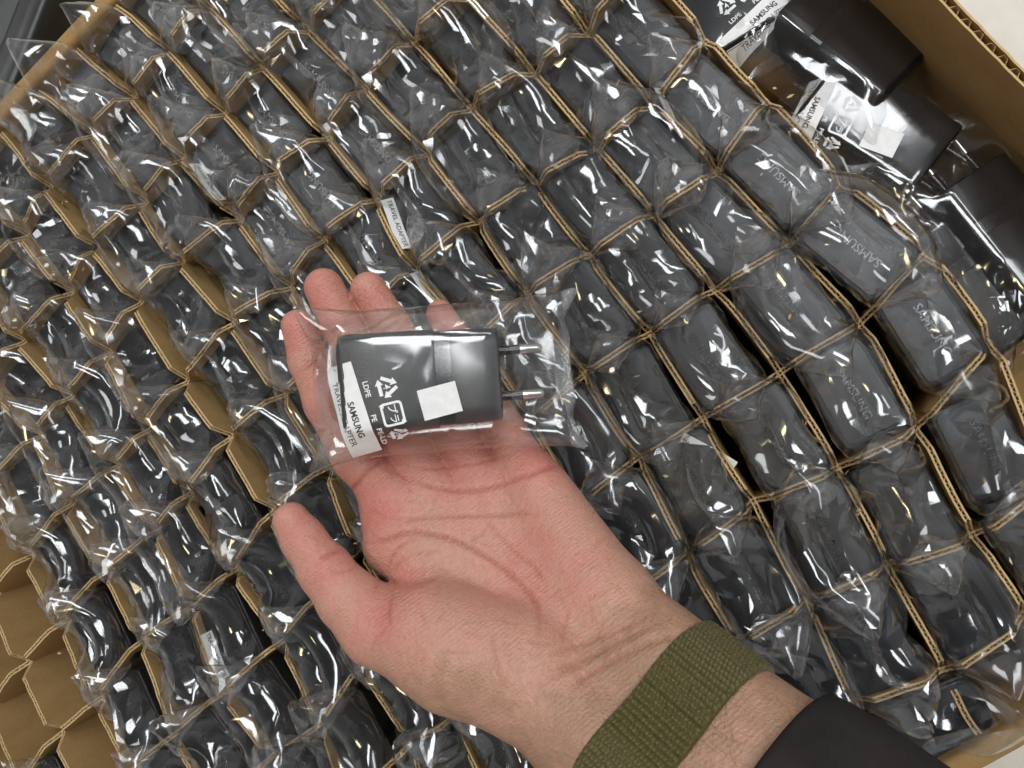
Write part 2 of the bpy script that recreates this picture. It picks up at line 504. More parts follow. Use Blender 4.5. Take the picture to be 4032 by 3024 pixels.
def relax(P, Vl, du, dv, steps, force, collide, closed_ends, its=5, damp=0.86, bend=0.18):
    """position based film: P (B, rows, around, 3)"""
    B, nv, nu, _ = P.shape
    dd = math.hypot(du, dv)
    inv = np.ones((1, nv, nu, 1), P.dtype)
    def fix(ia, ib, rest, k):
        a, b = P[ia], P[ib]
        d = b - a
        l = np.sqrt((d * d).sum(-1, keepdims=True)) + 1e-9
        c = d * ((l - rest) / l * (0.5 * k))
        P[ia] += c; P[ib] -= c
    def push(ia, ib, rest, k):                         # only keeps apart: bending stiffness
        a, b = P[ia], P[ib]
        d = b - a
        l = np.sqrt((d * d).sum(-1, keepdims=True)) + 1e-9
        c = d * (np.minimum(l - rest, 0) / l * (0.5 * k))
        P[ia] += c; P[ib] -= c
    sl = slice(None)
    ev = np.arange(0, nu, 2); od = np.arange(1, nu, 2)
    for st in range(steps):
        Vl *= damp
        Vl += force(st, P)
        old = P.copy()
        P += Vl
        for it in range(its):
            for s0 in (ev, od):
                s1 = (s0 + 1) % nu
                fix((sl, sl, s0), (sl, sl, s1), du, 1.0)
            for r0 in (0, 1):
                n = (nv - r0) // 2 * 2
                ra, rb = np.arange(r0, r0 + n, 2)[:, None], np.arange(r0 + 1, r0 + n, 2)[:, None]
                m = min(len(ra), len(rb)); ra, rb = ra[:m], rb[:m]
                fix((sl, ra, np.arange(nu)), (sl, rb, np.arange(nu)), dv, 1.0)
                fix((sl, ra, np.arange(nu)), (sl, rb, (np.arange(nu) + 1) % nu), dd, 0.7)
                fix((sl, ra, np.arange(nu)), (sl, rb, (np.arange(nu) - 1) % nu), dd, 0.7)
            if bend and it < 2:
                be = bend * (1.0 if st < steps * 0.6 else 0.30)
                for sp, kk in ((2, be), (4, be * 0.6), (8, be * 0.2)):
                    for q in range(2):
                        s0 = np.concatenate([np.arange(q * sp + e, nu, 2 * sp) for e in range(sp)])
                        push((sl, sl, s0), (sl, sl, (s0 + sp) % nu), sp * du, kk)
                        ra = np.concatenate([np.arange(q * sp + e, nv - sp, 2 * sp) for e in range(sp)])[:, None]
                        if len(ra):
                            push((sl, ra, np.arange(nu)), (sl, ra + sp, np.arange(nu)), sp * dv, kk)
            for row in closed_ends:                    # welded seam
                h = nu // 2
                a = np.arange(0, h); b = nu - 1 - a
                mid = (P[:, row, a] + P[:, row, b]) * 0.5
                P[:, row, a] = mid; P[:, row, b] = mid
            P[:] = collide(P)
        Vl[:] = P - old
    return P

def film_faces(nv, nu, r0=0, r1=None):
    r1 = nv - 1 if r1 is None else r1
    F = []
    for v in range(r0, r1):
        for u in range(nu):
            w = (u + 1) % nu
            F.append((v * nu + u, v * nu + w, (v + 1) * nu + w, (v + 1) * nu + u))
    return F

def refine(P):
    """halve the spacing of one bag grid (rows, around, 3), Catmull-Rom between the points"""
    nv, nu, _ = P.shape
    a, b, c, d = np.roll(P, 1, 1), P, np.roll(P, -1, 1), np.roll(P, -2, 1)
    m = (-a + 9 * b + 9 * c - d) / 16
    Q = np.empty((nv, nu * 2, 3)); Q[:, 0::2] = P; Q[:, 1::2] = m
    E_ = np.concatenate([2 * Q[:1] - Q[1:2], Q, 2 * Q[-1:] - Q[-2:-1]])
    m = (-E_[:-3] + 9 * E_[1:-2] + 9 * E_[2:-1] - E_[3:]) / 16
    W = np.empty((nv * 2 - 1, nu * 2, 3)); W[0::2] = Q; W[1::2] = m
    return W

def cell_bags(B, seed, nv, W, npin, zseam):
    """bags closed over the adapter's face: a gabled end with a seam along the top and an ear at each side"""
    r = np.random.default_rng(seed)
    nu = 72
    du = 2 * W / nu; dv = du
    low = 8 * dv
    hx = 23.2; hy = W / 2 - hx
    fr = (np.arange(nu) + 0.5) / nu
    h = np.arange(nv) * dv
    lt = (nv - 1) * dv - low
    t = np.clip((h - low) / lt, 0, 1)
    b = hy * (1 - t); a = W / 2 - b
    zt = math.sqrt(max(lt * lt - hy * hy, 9))
    z = np.where(h < low, h - low, t * zt)
    x, y = loop_pts(a, b, fr)
    P = np.repeat(np.stack([x, y, np.repeat(z[:, None], nu, 1)], -1)[None], B, 0)
    # lean and shear each gable differently before it settles
    tt = t[None, :, None]
    P[..., 1] += tt * r.normal(0, 6.0, (B, 1, 1)) + tt * (P[..., 0] / 39) * r.normal(0, 5.0, (B, 1, 1))
    P[..., 2] += tt * (P[..., 0] / 39) * r.normal(0, 3.0, (B, 1, 1))
    P += r.normal(0, 0.04, P.shape)
    half = nu // 2
    q4 = nu // 4
    seam_u = np.arange(q4 - 6, q4 + 6)
    seam_u = np.r_[seam_u, nu - 1 - seam_u]
    tgt = np.stack([r.uniform(-5, 5, B), r.uniform(-12, 12, B), r.uniform(0.5, zseam, B)], -1)
    lean = r.normal(0, 0.25, B)
    sx_rel = np.concatenate([np.linspace(-12, 12, 12), np.linspace(-12, 12, 12)])
    T_s = tgt[:, None] + np.stack([np.broadcast_to(sx_rel, (B, 24)), sx_rel * lean[:, None], np.zeros((B, 24))], -1)
    ears = []
    for sd in (-1, 1):
        T = np.zeros((B, 3))
        for k in range(B):
            q = r.random()
            if q < 0.42: T[k] = (sd * r.uniform(6, 18), r.uniform(-14, 14), r.uniform(4, 10))
            elif q < 0.80: T[k] = (sd * r.uniform(22, 30), r.uniform(-15, 15), r.uniform(10, 19))
            else: T[k] = (sd * r.uniform(28, 36), r.uniform(-15, 15), r.uniform(6, 12))
        ears.append(T)
    pin_a = np.stack([r.integers(7, nv, (B, npin)), r.integers(0, nu, (B, npin))], -1)
    off = np.stack([r.integers(-7, 8, (B, npin)), r.integers(-9, 10, (B, npin))], -1)
    pin_b = np.stack([np.clip(pin_a[..., 0] + off[..., 0], 4, nv - 1), (pin_a[..., 1] + off[..., 1]) % nu], -1)
    bi = np.arange(B)[:, None]
    def force(st, P):
        f = np.zeros_like(P)
        if st < 38:
            f[:, nv - 1, seam_u] += (T_s - P[:, nv - 1, seam_u]) * 0.05
            for T, us in ((ears[0], [0, nu - 1]), (ears[1], [half - 1, half])):
                f[:, nv - 1:, us] += (T[:, None, None] - P[:, nv - 1:, us]) * 0.12
            pa = P[bi, pin_a[..., 0], pin_a[..., 1]]; pb = P[bi, pin_b[..., 0], pin_b[..., 1]]
            d = (pb - pa) * (0.02 if st < 24 else 0.16)
            np.add.at(f, (bi, pin_a[..., 0], pin_a[..., 1]), d)
            np.add.at(f, (bi, pin_b[..., 0], pin_b[..., 1]), -d)
        return f
    c = np.array([0, 0, -AL / 2]); hb = np.array([AX, AY, AL / 2])
    def collide(P):
        P = box_push(P, c, hb, 2.6, 0.4)
        x, y, z = P[..., 0], P[..., 1], P[..., 2]
        ov = (np.abs(x) > 23.2) | (np.abs(y) > 16.6)
        up = ov & (z > 2.5)
        P[..., 2] = np.where(up, np.maximum(z, np.minimum(5.5, 2.6 + 1.5 * np.maximum(np.abs(x) - 22.4, np.abs(y) - 16))), z)
        ins = ov & (z <= 2.5)
        P[..., 0] = np.where(ins, np.clip(x, -23.2, 23.2), x)
        P[..., 1] = np.where(ins, np.clip(y, -16.6, 16.6), y)
        P[:, 0, :, 2] = -low
        return P
    relax(P, np.zeros_like(P), du, dv, 40, force, collide, [nv - 1], its=3, damp=0.8, bend=0.8)
    return P

BAGS = [*cell_bags(16, 5, 20, 80.0, 2, 4.0), *cell_bags(11, 6, 22, 83.0, 3, 8.0), *cell_bags(11, 7, 24, 84.0, 4, 9.0)]
NCALM = 16
NB = len(BAGS)
def settle(P, n, seams, collide):
    """iron out the smallest wrinkles of one bag grid"""
    for _ in range(n):
        Q = P.copy()
        Q[1:-1] = 0.5 * P[1:-1] + 0.125 * (P[:-2] + P[2:] + np.roll(P, 1, 1)[1:-1] + np.roll(P, -1, 1)[1:-1])
        for row in seams:
            Q[row] = 0.5 * P[row] + 0.25 * (np.roll(P[row], 1, 0) + np.roll(P[row], -1, 0))
            h = len(Q[row]) // 2; a = np.arange(0, h); b = len(Q[row]) - 1 - a
            mid = (Q[row, a] + Q[row, b]) / 2; Q[row, a] = mid; Q[row, b] = mid
        P = collide(Q)
    return P

def facet_mesh(name, P, ratio, mat, sharp):
    """film grid -> fewer, larger flat facets with straight creases between them"""
    me = mesh_data(name, P.reshape(-1, 3), film_faces(P.shape[0], P.shape[1]), mat)
    o = bpy.data.objects.new(name, me); col.objects.link(o)
    md = o.modifiers.new('facets', 'DECIMATE'); md.ratio = ratio; md.use_collapse_triangulate = True
    dg = bpy.context.evaluated_depsgraph_get()
    m2 = bpy.data.meshes.new_from_object(o.evaluated_get(dg))
    bpy.data.objects.remove(o); bpy.data.meshes.remove(me)
    m2.name = name
    m2.polygons.foreach_set('use_smooth', np.ones(len(m2.polygons), bool))
    m2.set_sharp_from_angle(angle=math.radians(sharp))
    return m2
def creases(P, n, r, du, dv, amp, vmin=0, width=(1.6, 3.6), length=(8, 30)):
    """straight raised creases running over the film"""
    nv, nu, _ = P.shape
    gu = np.roll(P, -1, 1) - np.roll(P, 1, 1); gv = np.gradient(P, axis=0)
    N = np.cross(gu, gv); N /= np.linalg.norm(N, axis=-1, keepdims=True) + 1e-9
    vv, uu = np.meshgrid(np.arange(nv) * dv, np.arange(nu) * du, indexing='ij')
    per = nu * du
    H = np.zeros((nv, nu))
    for _ in range(n):
        v0, u0, th = r.uniform(vmin * dv, nv * dv), r.uniform(0, per), r.uniform(0, math.pi)
        L = r.uniform(*length); w = r.uniform(*width); am = r.uniform(0.35, 1) * amp * r.choice((1, 1, -0.35))
        du_ = (uu - u0 + per / 2) % per - per / 2; dv_ = vv - v0
        al = du_ * math.cos(th) + dv_ * math.sin(th); ac = -du_ * math.sin(th) + dv_ * math.cos(th)
        w_ = w * (0.5 + 0.5 * np.clip(1 - np.abs(al) / L * 2, 0, 1))
        H += am * np.clip(1 - np.abs(ac) / (w_ + 0.4), 0, 1) * np.clip(1.15 - np.abs(al) / (L / 2), 0, 1)
    H[-2:] = 0; H[:1] = 0
    return P + N * H[..., None]
_c = np.array([0, 0, -AL / 2]); _h = np.array([AX, AY, AL / 2])
BAG_ME = []
_r = np.random.default_rng(77)
for kb, Pk in enumerate(BAGS):
    Q = refine(settle(Pk, 2, [-1], lambda q: box_push(q, _c, _h, 2.6, 0.4)))
    Q = creases(Q, 9 if kb < NCALM else 11, _r, 1.11, 1.11, 1.9, 14, (2.4, 5.2), (12, 42))
    below = Q[..., 2] < 0.0                             # down in the cell the film clings to the adapter
    Q[..., 0] = np.where(below, np.clip(Q[..., 0], -AX - 0.5, AX + 0.5), Q[..., 0])
    Q[..., 1] = np.where(below, np.clip(Q[..., 1], -AY - 0.5, AY + 0.5), Q[..., 1])
    BAG_ME.append(facet_mesh('bag', box_push(Q[6:], _c, _h, 2.6, 0.25), 0.08, M_FILM, 16))

CELLS = []
EMPTY = {(3, 13), (4, 13), (4, 14), (5, 13), (5, 14), (6, 13), (3, 14), (2, 13), (2, 14)}
SPECIAL = {}
rows_seen = {}
ncell = 0
order = []
for r_ in range(0, 11):
    for j in range(0, NJ - 1):
        q = np.array([G[r_, j], G[r_ + 1, j], G[r_ + 1, j + 1], G[r_, j + 1]])
        c = q.mean(0)
        px = topix(np.c_[np.r_[q, [c]], np.zeros(5)])
        inn = ((px[:, 0] > 0) & (px[:, 0] < 4032) & (px[:, 1] > 0) & (px[:, 1] < 3024))
        if not inn.any() or (r_, j) in EMPTY:
            continue
        order.append((r_, j, q, c))
for r_, j, q, c in order:
    rows_seen[r_] = rows_seen.get(r_, 0) + 1
    n_in = rows_seen[r_]
    ex = (q[1] + q[2]) - (q[0] + q[3])
    ang = math.atan2(ex[1], ex[0]) + random.gauss(0, 0.03)
    wd = np.linalg.norm((q[0] + q[1]) - (q[3] + q[2])) / 2
    slackx = max(0, np.linalg.norm(ex) / 2 - 44) * 0.3
    slacky = max(0, wd - 30) * 0.35
    zt = -9.5 + 7.0 * min(1, max(0, (c[0] - 120) / 250)) + random.uniform(-2.5, 2.0)
    if (r_, j) == (7, 0): zt = 1.5                      # one face stands a little proud, catching the light
    cx, cyy = c + np.array([random.uniform(-1, 1) * slackx, random.uniform(-1, 1) * slacky])
    root = bpy.data.objects.new('wrapped_adapter', None); col.objects.link(root)
    root.location = (cx * S, cyy * S, zt * S)
    root.rotation_euler = (random.gauss(0, 0.02), random.gauss(0, 0.02), ang)
    tag(root, f'black adapter in clear film, {ORD[n_in]} from top in {ORD[r_ + 1]} slanting row from left wall',
        'adapter', 'film-wrapped adapters standing in the grid')
    link('body', ME_BODY, root)
    link('face_plate', ME_PLATE, root)
    t = link('lettering', ME_TEXT, root)
    if random.random() < 0.35:
        t.rotation_euler = (0, 0, math.pi)
    calm = random.random() < (0.3 if c[0] < 200 and j < 8 else 0.6)
    bag = link('bag', BAG_ME[(ncell * 7 + r_) % NCALM if calm else NCALM + (ncell * 5 + r_) % (NB - NCALM)], root)
    bag.rotation_euler = (0, 0, random.choice((0, math.pi)))
    ncell += 1
    CELLS.append((root, np.array([cx, cyy]), zt, ang))

# white paper labels showing at the side of some bags, through the film
def cell_label(u, v, spin, tilt, ln=27.0, z=-1.5, hg=7.0):
    w = onplane(u, v, z)[:2]
    root, c, zt, ang = min(CELLS, key=lambda q: np.linalg.norm(q[1] - w))
    d = w - c; ca, sa = math.cos(-ang), math.sin(-ang)
    x0, y0 = ca * d[0] - sa * d[1], sa * d[0] + ca * d[1]
    x0 = max(-9, min(9, x0)); y0 = max(-15.0, min(15.0, y0))
    n = 14
    def place(x, y):                                   # flat label coordinates -> bent strip leaning outwards
        b = 1.4 * math.sin(x / ln * 3.0 + 0.5)
        yy, zz = (y * math.cos(tilt) + b * math.sin(tilt)), y * math.sin(tilt) - b * math.cos(tilt)
        return (x0 + x * math.cos(spin) - yy * math.sin(spin), y0 + x * math.sin(spin) + yy * math.cos(spin), z - zt + zz)
    V = [place((i / n - .5) * ln, (j / 2 - .5) * hg) for j in range(3) for i in range(n + 1)]
    F = [(j * (n + 1) + i, j * (n + 1) + i + 1, (j + 1) * (n + 1) + i + 1, (j + 1) * (n + 1) + i) for j in range(2) for i in range(n)]
    o = link('label', mesh_data('label', V, F, M_PAPER, True), root)
    t = text_mesh('label_text', 'TRAVEL ADAPTER', 3.5, M_INK, 0, 0.02, 0.9)
    nz = np.array([0, 0, 1.0])
    for q in t.vertices:
        p = place(q.co.x / S, q.co.y / S + 0.6)
        q.co = Vector(((p[0] + 0.12 * math.sin(tilt) * math.sin(spin)) * S, (p[1] - 0.12 * math.sin(tilt) * math.cos(spin)) * S, (p[2] + 0.14) * S))
    t.update()
    link('label_text', t, o)
for a_ in ((815, 720, 0.0, -1.2), (1560, 880, -0.15, -0.7), (1660, 1112, 0.0, -1.0), (2745, 1728, 0.55, 0.3, 27.0, -1.5, 9.5), (2610, 415, -0.2, -1.1), (855, 2600, 0.0, -1.2)):
    cell_label(*a_)

# crumbs of torn kraft paper lying on the film
def crumbs():
    r = np.random.default_rng(21)
    V, F = [], []
    for k in range(46):
        u, v = r.uniform(200, 3300), r.uniform(300, 2900)
        p = onplane(u, v, r.uniform(-1, 4)); a = r.uniform(0, 6.3); l, w = r.uniform(0.5, 1.9), r.uniform(0.25, 0.7)
        e = np.array([math.cos(a), math.sin(a), r.normal(0, .3)]); g = np.array([-math.sin(a), math.cos(a), r.normal(0, .3)])
        b = len(V)
        top = [p + e * l + g * w * .3, p + g * w, p - e * l * .8 + g * w * .4, p - e * l - g * w * .5, p - g * w * .9]
        V += [tuple(q) for q in top] + [tuple(q - np.array([0, 0, .25])) for q in top]
        F += [tuple(b + i for i in range(5)), tuple(b + 9 - i for i in range(5))] + [(b + i, b + 5 + i, b + 5 + (i + 1) % 5, b + (i + 1) % 5) for i in range(5)]
    tag(link('paper_crumbs', mesh_data('paper_crumbs', V, F, M_FLUTE)), 'tiny torn kraft paper crumbs scattered over the film', 'crumbs', kind='stuff')
crumbs()

# ------------------------------------------------------------------ adapters lying on their side, in whole bags
HX, HY = 20.0, 13.4
def side_ring(x, a, b, r):
    return [(x, y, z) for y, z in rrect(a, b, r, 6)]
def lying_parts():
    """local: length along x (face end at -x, pins at +x), width along y, thickness along z"""
    out = {}
    V, F = loft([side_ring(x, HX - i, HY - i, max(5.2 - 0.5 * i, 1)) for x, i in
                 ((-32, 1.6), (-31.6, 0.8), (-31, 0.25), (-30.2, 0), (5.6, 0), (6.1, 0.3), (6.2, 1.2))])
    out['body'] = mesh_data('body', V, F, M_SHEEN, True, sharp=38)
    V, F = loft([side_ring(x, HX - 0.9, HY - 0.9, 5.0) for x in (6.0, 12.4)])
    out['collar'] = mesh_data('collar', V, F, M_GLOSS, True, sharp=38)
    V, F = loft([side_ring(x, HX - 0.6 - i, HY - 0.4 - i, 8.0 - i) for x, i in ((12.3, 1.0), (12.5, 0.2), (12.9, 0), (31.0, 0.5), (31.7, 0.9), (32, 1.6))])
    out['plug_head'] = mesh_data('plug_head', V, F, M_SHEEN, True, sharp=38)
    V, F = loft([side_ring(x, HX - i, HY - i, 4.4) for x, i in ((-32.1, 2.6), (-32.5, 2.7), (-32.6, 3.0))], True, True)
    F = [tuple(reversed(f)) for f in F]
    out['face_plate'] = mesh_data('face_plate', V, F, M_PLATE, True, sharp=38)
    def tube(x0, x1, r, tip, mat, nm):
        n = 14; R = []
        prof = [(x0, r), (x1 - (r if tip else 0), r)] + ([(x1 - r * 0.45, r * 0.86), (x1 - r * 0.1, r * 0.5), (x1, 0.12)] if tip else [(x1, r)])
        for x, q in prof:
            R.append([(x, q * math.cos(2 * math.pi * k / n), q * math.sin(2 * math.pi * k / n)) for k in range(n)])
        V, F = loft(R)
        return mesh_data(nm, V, F, mat, True, sharp=38)
    out['sleeve'] = tube(31.5, 41.2, 1.95, False, M_GLOSS, 'pin_sleeve')
    out['tip'] = tube(41.2, 50.6, 2.05, True, M_STEEL, 'pin')
    return out
LY = lying_parts()

def whole_bags(B, seed, W, npin):
    r = np.random.default_rng(seed)
    nu = 60
    du = 2 * W / nu; dv = 2.6
    xl, xr = -54.0, 70.0
    nv = int((xr - xl) / dv) + 1
    fr = (np.arange(nu) + 0.5) / nu
    xs = xl + np.arange(nv) * dv
    b0 = min(W / 2 - 22.4, 17.5)
    t = np.clip((-32 - xs) / 22, 0, 1) + np.clip((xs - 34) / 36, 0, 1)
    b = b0 * (1 - t); a = W / 2 - b
    y, z = loop_pts(a, b, fr)
    P = np.repeat(np.stack([np.repeat(xs[:, None], nu, 1), y, z], -1)[None], B, 0)
    P += r.normal(0, 0.2, P.shape)
    half = nu // 2
    tg = [(-46, -27, -3), (-44, 17, 6), (66, -20, 2), (64, 22, 8)]
    T = np.array(tg)[None] + r.normal(0, 2.5, (B, 4, 3)) * np.array([1, 1, 0.6])
    rows = [slice(0, 2), slice(0, 2), slice(nv - 2, nv), slice(nv - 2, nv)]
    uu = [[0, 1, nu - 1, nu - 2], [half - 1, half, half - 2, half + 1]] * 2
    pa = np.stack([r.integers(0, nv, (B, npin)), r.integers(0, nu, (B, npin))], -1)
    of = np.stack([r.integers(-5, 6, (B, npin)), r.integers(-5, 6, (B, npin))], -1)
    pb = np.stack([np.clip(pa[..., 0] + of[..., 0], 0, nv - 1), (pa[..., 1] + of[..., 1]) % nu], -1)
    bi = np.arange(B)[:, None]
    def force(st, P):
        f = np.zeros_like(P)
        f[..., 2] -= 0.05
        if st < 46:
            for k in range(4):
                f[:, rows[k], uu[k]] += (T[:, k, None, None] - P[:, rows[k], uu[k]]) * 0.08
            A, Bq = P[bi, pa[..., 0], pa[..., 1]], P[bi, pb[..., 0], pb[..., 1]]
            d = (Bq - A) * 0.07
            np.add.at(f, (bi, pa[..., 0], pa[..., 1]), d); np.add.at(f, (bi, pb[..., 0], pb[..., 1]), -d)
        return f
    def collide(P):
        P = box_push(P, np.array([0., 0, 0]), np.array([32., HX, HY]), 3.5, 0.35)
        P = box_push(P, np.array([41., 0, 0]), np.array([9.8, 11.6, 2.2]), 1.8, 0.3)
        P[..., 2] = np.maximum(P[..., 2], -14.6)
        return P
    relax(P, np.zeros_like(P), du, dv, 50, force, collide, [0, nv - 1], bend=0.7)
    return P
WB = [*whole_bags(1, 3, 76.5, 30), *whole_bags(3, 9, 88.0, 44)]
WBAG = []
for k in range(len(WB)):
    Q = settle(WB[k], 2, [0, -1], lambda q: box_push(q, np.array([0., 0, 0]), np.array([32., HX, HY]), 3.5, 0.35))
    Q = creases(refine(Q), 46, np.random.default_rng(40 + k), 1.28, 1.3, 2.0, 0, (2.0, 5), (12, 50))
    Q = box_push(Q, np.array([0., 0, 0]), np.array([32., HX, HY]), 3.5, 0.25)
    nv2, nu2 = Q.shape[:2]
    main = facet_mesh('bag', Q[:nv2 - 6], 0.16, M_FILM, 18)
    seal = mesh_data('seal', Q[nv2 - 7:].reshape(-1, 3), film_faces(7, nu2), M_SEAL, True, sharp=30)
    tree = BVHTree.FromPolygons([Vector(p) for p in Q.reshape(-1, 3)], film_faces(nv2, nu2))
    WBAG.append((main, seal, tree))

def drape(me, tree, off, loc, ang):
    """lay a flat mesh (metres, xy) on the bag's upper side; loc, off in mm"""
    c, s = math.cos(ang), math.sin(ang)
    for v in me.vertices:
        x, y = v.co.x / S, v.co.y / S
        X, Y = loc[0] + c * x - s * y, loc[1] + s * x + c * y
        h = tree.ray_cast(Vector((X, Y, 80)), Vector((0, 0, -1)))
        if h[0] is None:
            h = tree.find_nearest(Vector((X, Y, 2)))
            p = h[0] + Vector((0, 0, off))
        else:
            p = h[0] + Vector((0, 0, off))
        v.co = (p.x * S, p.y * S, p.z * S)
    me.update()
    return me

def grid_patch(name, w, h, n, m, mat):
    V = [((i / n - .5) * w, (j / m - .5) * h, 0) for j in range(m + 1) for i in range(n + 1)]
    F = [(j * (n + 1) + i, j * (n + 1) + i + 1, (j + 1) * (n + 1) + i + 1, (j + 1) * (n + 1) + i) for j in range(m) for i in range(n)]
    return mesh_data(name, V, F, mat, True)

def tri_mark(size, num):
    """three chasing arrows round a number"""
    V, F = [], []
    def quad(p): b = len(V); V.extend(p); F.append(tuple(range(b, b + len(p))))
    R = size * 0.56; w = size * 0.075
    P3 = [np.array([R * math.cos(math.radians(a)), R * math.sin(math.radians(a))]) for a in (90, -30, 210)]
    for k in range(3):
        A, B = P3[k], P3[(k + 1) % 3]
        t = (B - A) / np.linalg.norm(B - A); n = np.array([-t[1], t[0]]); Lg = np.linalg.norm(B - A)
        s0, s1, s2 = 0.16, 0.62 , 0.88
        a, b, c = A + t * s0 * Lg, A + t * s1 * Lg, A + t * s2 * Lg
        quad([(*(a - n * w), 0), (*(b - n * w), 0), (*(b + n * w), 0), (*(a + n * w), 0)][::-1])
        quad([(*(b - n * w * 2.3), 0), (*c, 0), (*(b + n * w * 2.3), 0)])
    me = mesh_data('recycling_mark', V, F, M_INKW)
    return me, text_mesh('mark_number', num, size * 0.42, M_INKW, 0, 0.03)

def box_mark(size):
    V, F = [], []
    o = rrect(size * .5, size * .46, size * .17, 5); i = rrect(size * .40, size * .36, size * .10, 5)
    n = len(o)
    for k in range(n):
        if k in (2, 3, 14, 15): continue
        j = (k + 1) % n
        b = len(V)
        V += [(*o[k], 0), (*o[j], 0), (*i[j], 0), (*i[k], 0)]
        F.append((b, b + 1, b + 2, b + 3))
    for k, sg in ((4, 1), (16, 1)):
        c = (np.array(o[k]) + np.array(i[k])) / 2
        d = np.array(o[k - 2]) - np.array(o[k]); d = d / (np.linalg.norm(d) + 1e-9); nn = np.array([-d[1], d[0]])
        b = len(V)
        V += [(*(c + nn * size * .12), 0), (*(c - nn * size * .12), 0), (*(c + d * size * .2), 0)]
        F.append((b + 1, b, b + 2))
    return mesh_data('recycling_mark', V, F, M_INKW), text_mesh('mark_text', 'プラ', size * 0.42, M_INKW, 0, 0.04)

def lying_adapter(label, mw, kb, marks=True, group=None, shade=None):
    root = bpy.data.objects.new('wrapped_adapter', None); col.objects.link(root)
    root.matrix_world = mw
    tag(root, label, 'adapter', group)
    for nm in ('body', 'collar', 'plug_head', 'face_plate'):
        link(nm, (shade or LY)[nm], root)
    for sy in (-9.5, 9.5):
        o = link('pin', LY['tip'], root, (0, sy, 0))
        link('pin_sleeve', LY['sleeve'], o)
    main, seal, tree = WBAG[kb]
    bag = link('bag', main, root)
    link('seal', seal, bag)
    if not marks:
        return root
    A = math.radians(-80)
    lb = link('label', drape(grid_patch('label', 38, 12.6, 30, 10, M_PAPER), tree, 0.10, (-28.5, -10.5), math.radians(-77)), root)
    link('label_text', drape(text_mesh('label_text', 'SAMSUNG', 3.6, M_INK, 0, 0.09, 0.92), tree, 0.2, (-26.6, -14.0), math.radians(-77)), lb)
    link('label_text', drape(text_mesh('label_text', 'TRAVEL ADAPTER', 3.6, M_INK, 0, 0.0, 0.92), tree, 0.2, (-31.6, -12.0), math.radians(-77)), lb)
    for (me, tx), lc, cap, cl in ((tri_mark(9.6, '4'), (-13.6, -1.6), 'LDPE', (-21.4, -2.0)),
                                  (box_mark(9.6), (-11.8, -12.4), 'PE', (-19.4, -13.6)),
                                  (tri_mark(9.0, '04'), (-10.2, -20.8), 'PE-LD', (-17.2, -21.4))):
        if cap == 'PE-LD':                             # runs over the rounded side: seen squeezed
            for q in (*me.vertices, *tx.vertices): q.co.x *= 0.6
        mk = link('recycling_mark', drape(me, tree, 0.10, lc, A), root)
        link('mark_text', drape(tx, tree, 0.12, lc, A), mk)
        link('mark_text', drape(text_mesh('mark_text', cap, 2.9, M_INKW, 0, 0.05), tree, 0.12, cl, A), mk)
    link('sticker', drape(grid_patch('sticker', 15.6, 12.4, 8, 8, M_PAPER), tree, 0.12, (7.0, -8.6), math.radians(11)), root)
    return root

def flat_frame(u, v, z, du_, dv_, roll=0.0, pitch=0.0):
    """adapter lying at photo pixel (u, v) on height z, its length along the photo direction (du_, dv_)"""
    p = onplane(u, v, z); q = onplane(u + du_ * 60, v + dv_ * 60, z)
    ex = (q - p) / np.linalg.norm(q - p)
    ez = np.array([0, 0, 1.0]); ey = np.cross(ez, ex)
    M = Matrix.Rotation(roll, 3, 'X') @ Matrix.Rotation(pitch, 3, 'Y')
    Bm = np.array([ex, ey, ez]).T @ np.array(M)
    return frame(p, Bm[:, 0], Bm[:, 1], Bm[:, 2])
LYD = dict(LY)                                        # loose ones: the same black plastic, no sheen put into the base colour
for nm in ('body', 'plug_head'):
    LYD[nm] = LY[nm].copy(); LYD[nm].materials[0] = M_BODY
GS = 'adapters lying loose along the right wall'
lying_adapter('bagged adapter lying by right wall with recycling marks and white sticker facing up', flat_frame(3437, 510, -38, 0.85, 0.52, -0.12, -0.03), 1, True, GS, LYD)
lying_adapter('dark bagged adapter lying against the right wall above the stickered one', flat_frame(3320, 190, -38, -0.80, -0.60, 0.35, 0.0), 2, False, GS, LYD)
lying_adapter('bagged adapter at top edge with white label, behind the end of the grid', flat_frame(2800, 0, -36, -0.5, -0.85, 0.0, 0.05), 3, True, GS, LYD)
lying_adapter('bagged adapter lying with pins up-left beside the grid edge at right', flat_frame(3800, 1130, -40, -0.68, -0.73, 0.1, 0.0), 2, False, GS, LYD)
lying_adapter('dark bagged adapter in the corner of the right wall, far right', flat_frame(3960, 930, -34, -0.62, -0.78, 0.3, 0.0), 3, False, GS, LYD)

# one adapter squeezed crosswise between the grid and the near wall
p = onplane(3680, 2850, -4)
root = bpy.data.objects.new('wrapped_adapter', None); col.objects.link(root)
root.location = [c * S for c in p]
root.rotation_euler = (0.10, 0.05, math.atan2(*(G[11, 2] - G[11, 3])[::-1]) + 0.1)
tag(root, 'black adapter in clear film turned crosswise against the near carton wall', 'adapter', 'film-wrapped adapters standing in the grid')
link('body', ME_BODY, root); link('face_plate', ME_PLATE, root); link('lettering', ME_TEXT, root); link('bag', BAG_ME[3], root)

# ------------------------------------------------------------------ the hand
def PX(x, y, d):
    """point seen at (x, y) of the 2212-wide photo, d mm ahead of the lens, in lens axes"""
    k = 4032 / 2212; d = d + 4.0
    return np.array([(x * k - 2016) / FPX * d, (y * k - 1512) / FPX * d, d])

def rcone(P, a, b, ra, rb):
    ba = b - a; l2 = (ba * ba).sum()
    h = np.clip(((P - a) @ ba) / l2, 0, 1)
    return np.linalg.norm(P - a - h[..., None] * ba, axis=-1) - (ra + (rb - ra) * h)

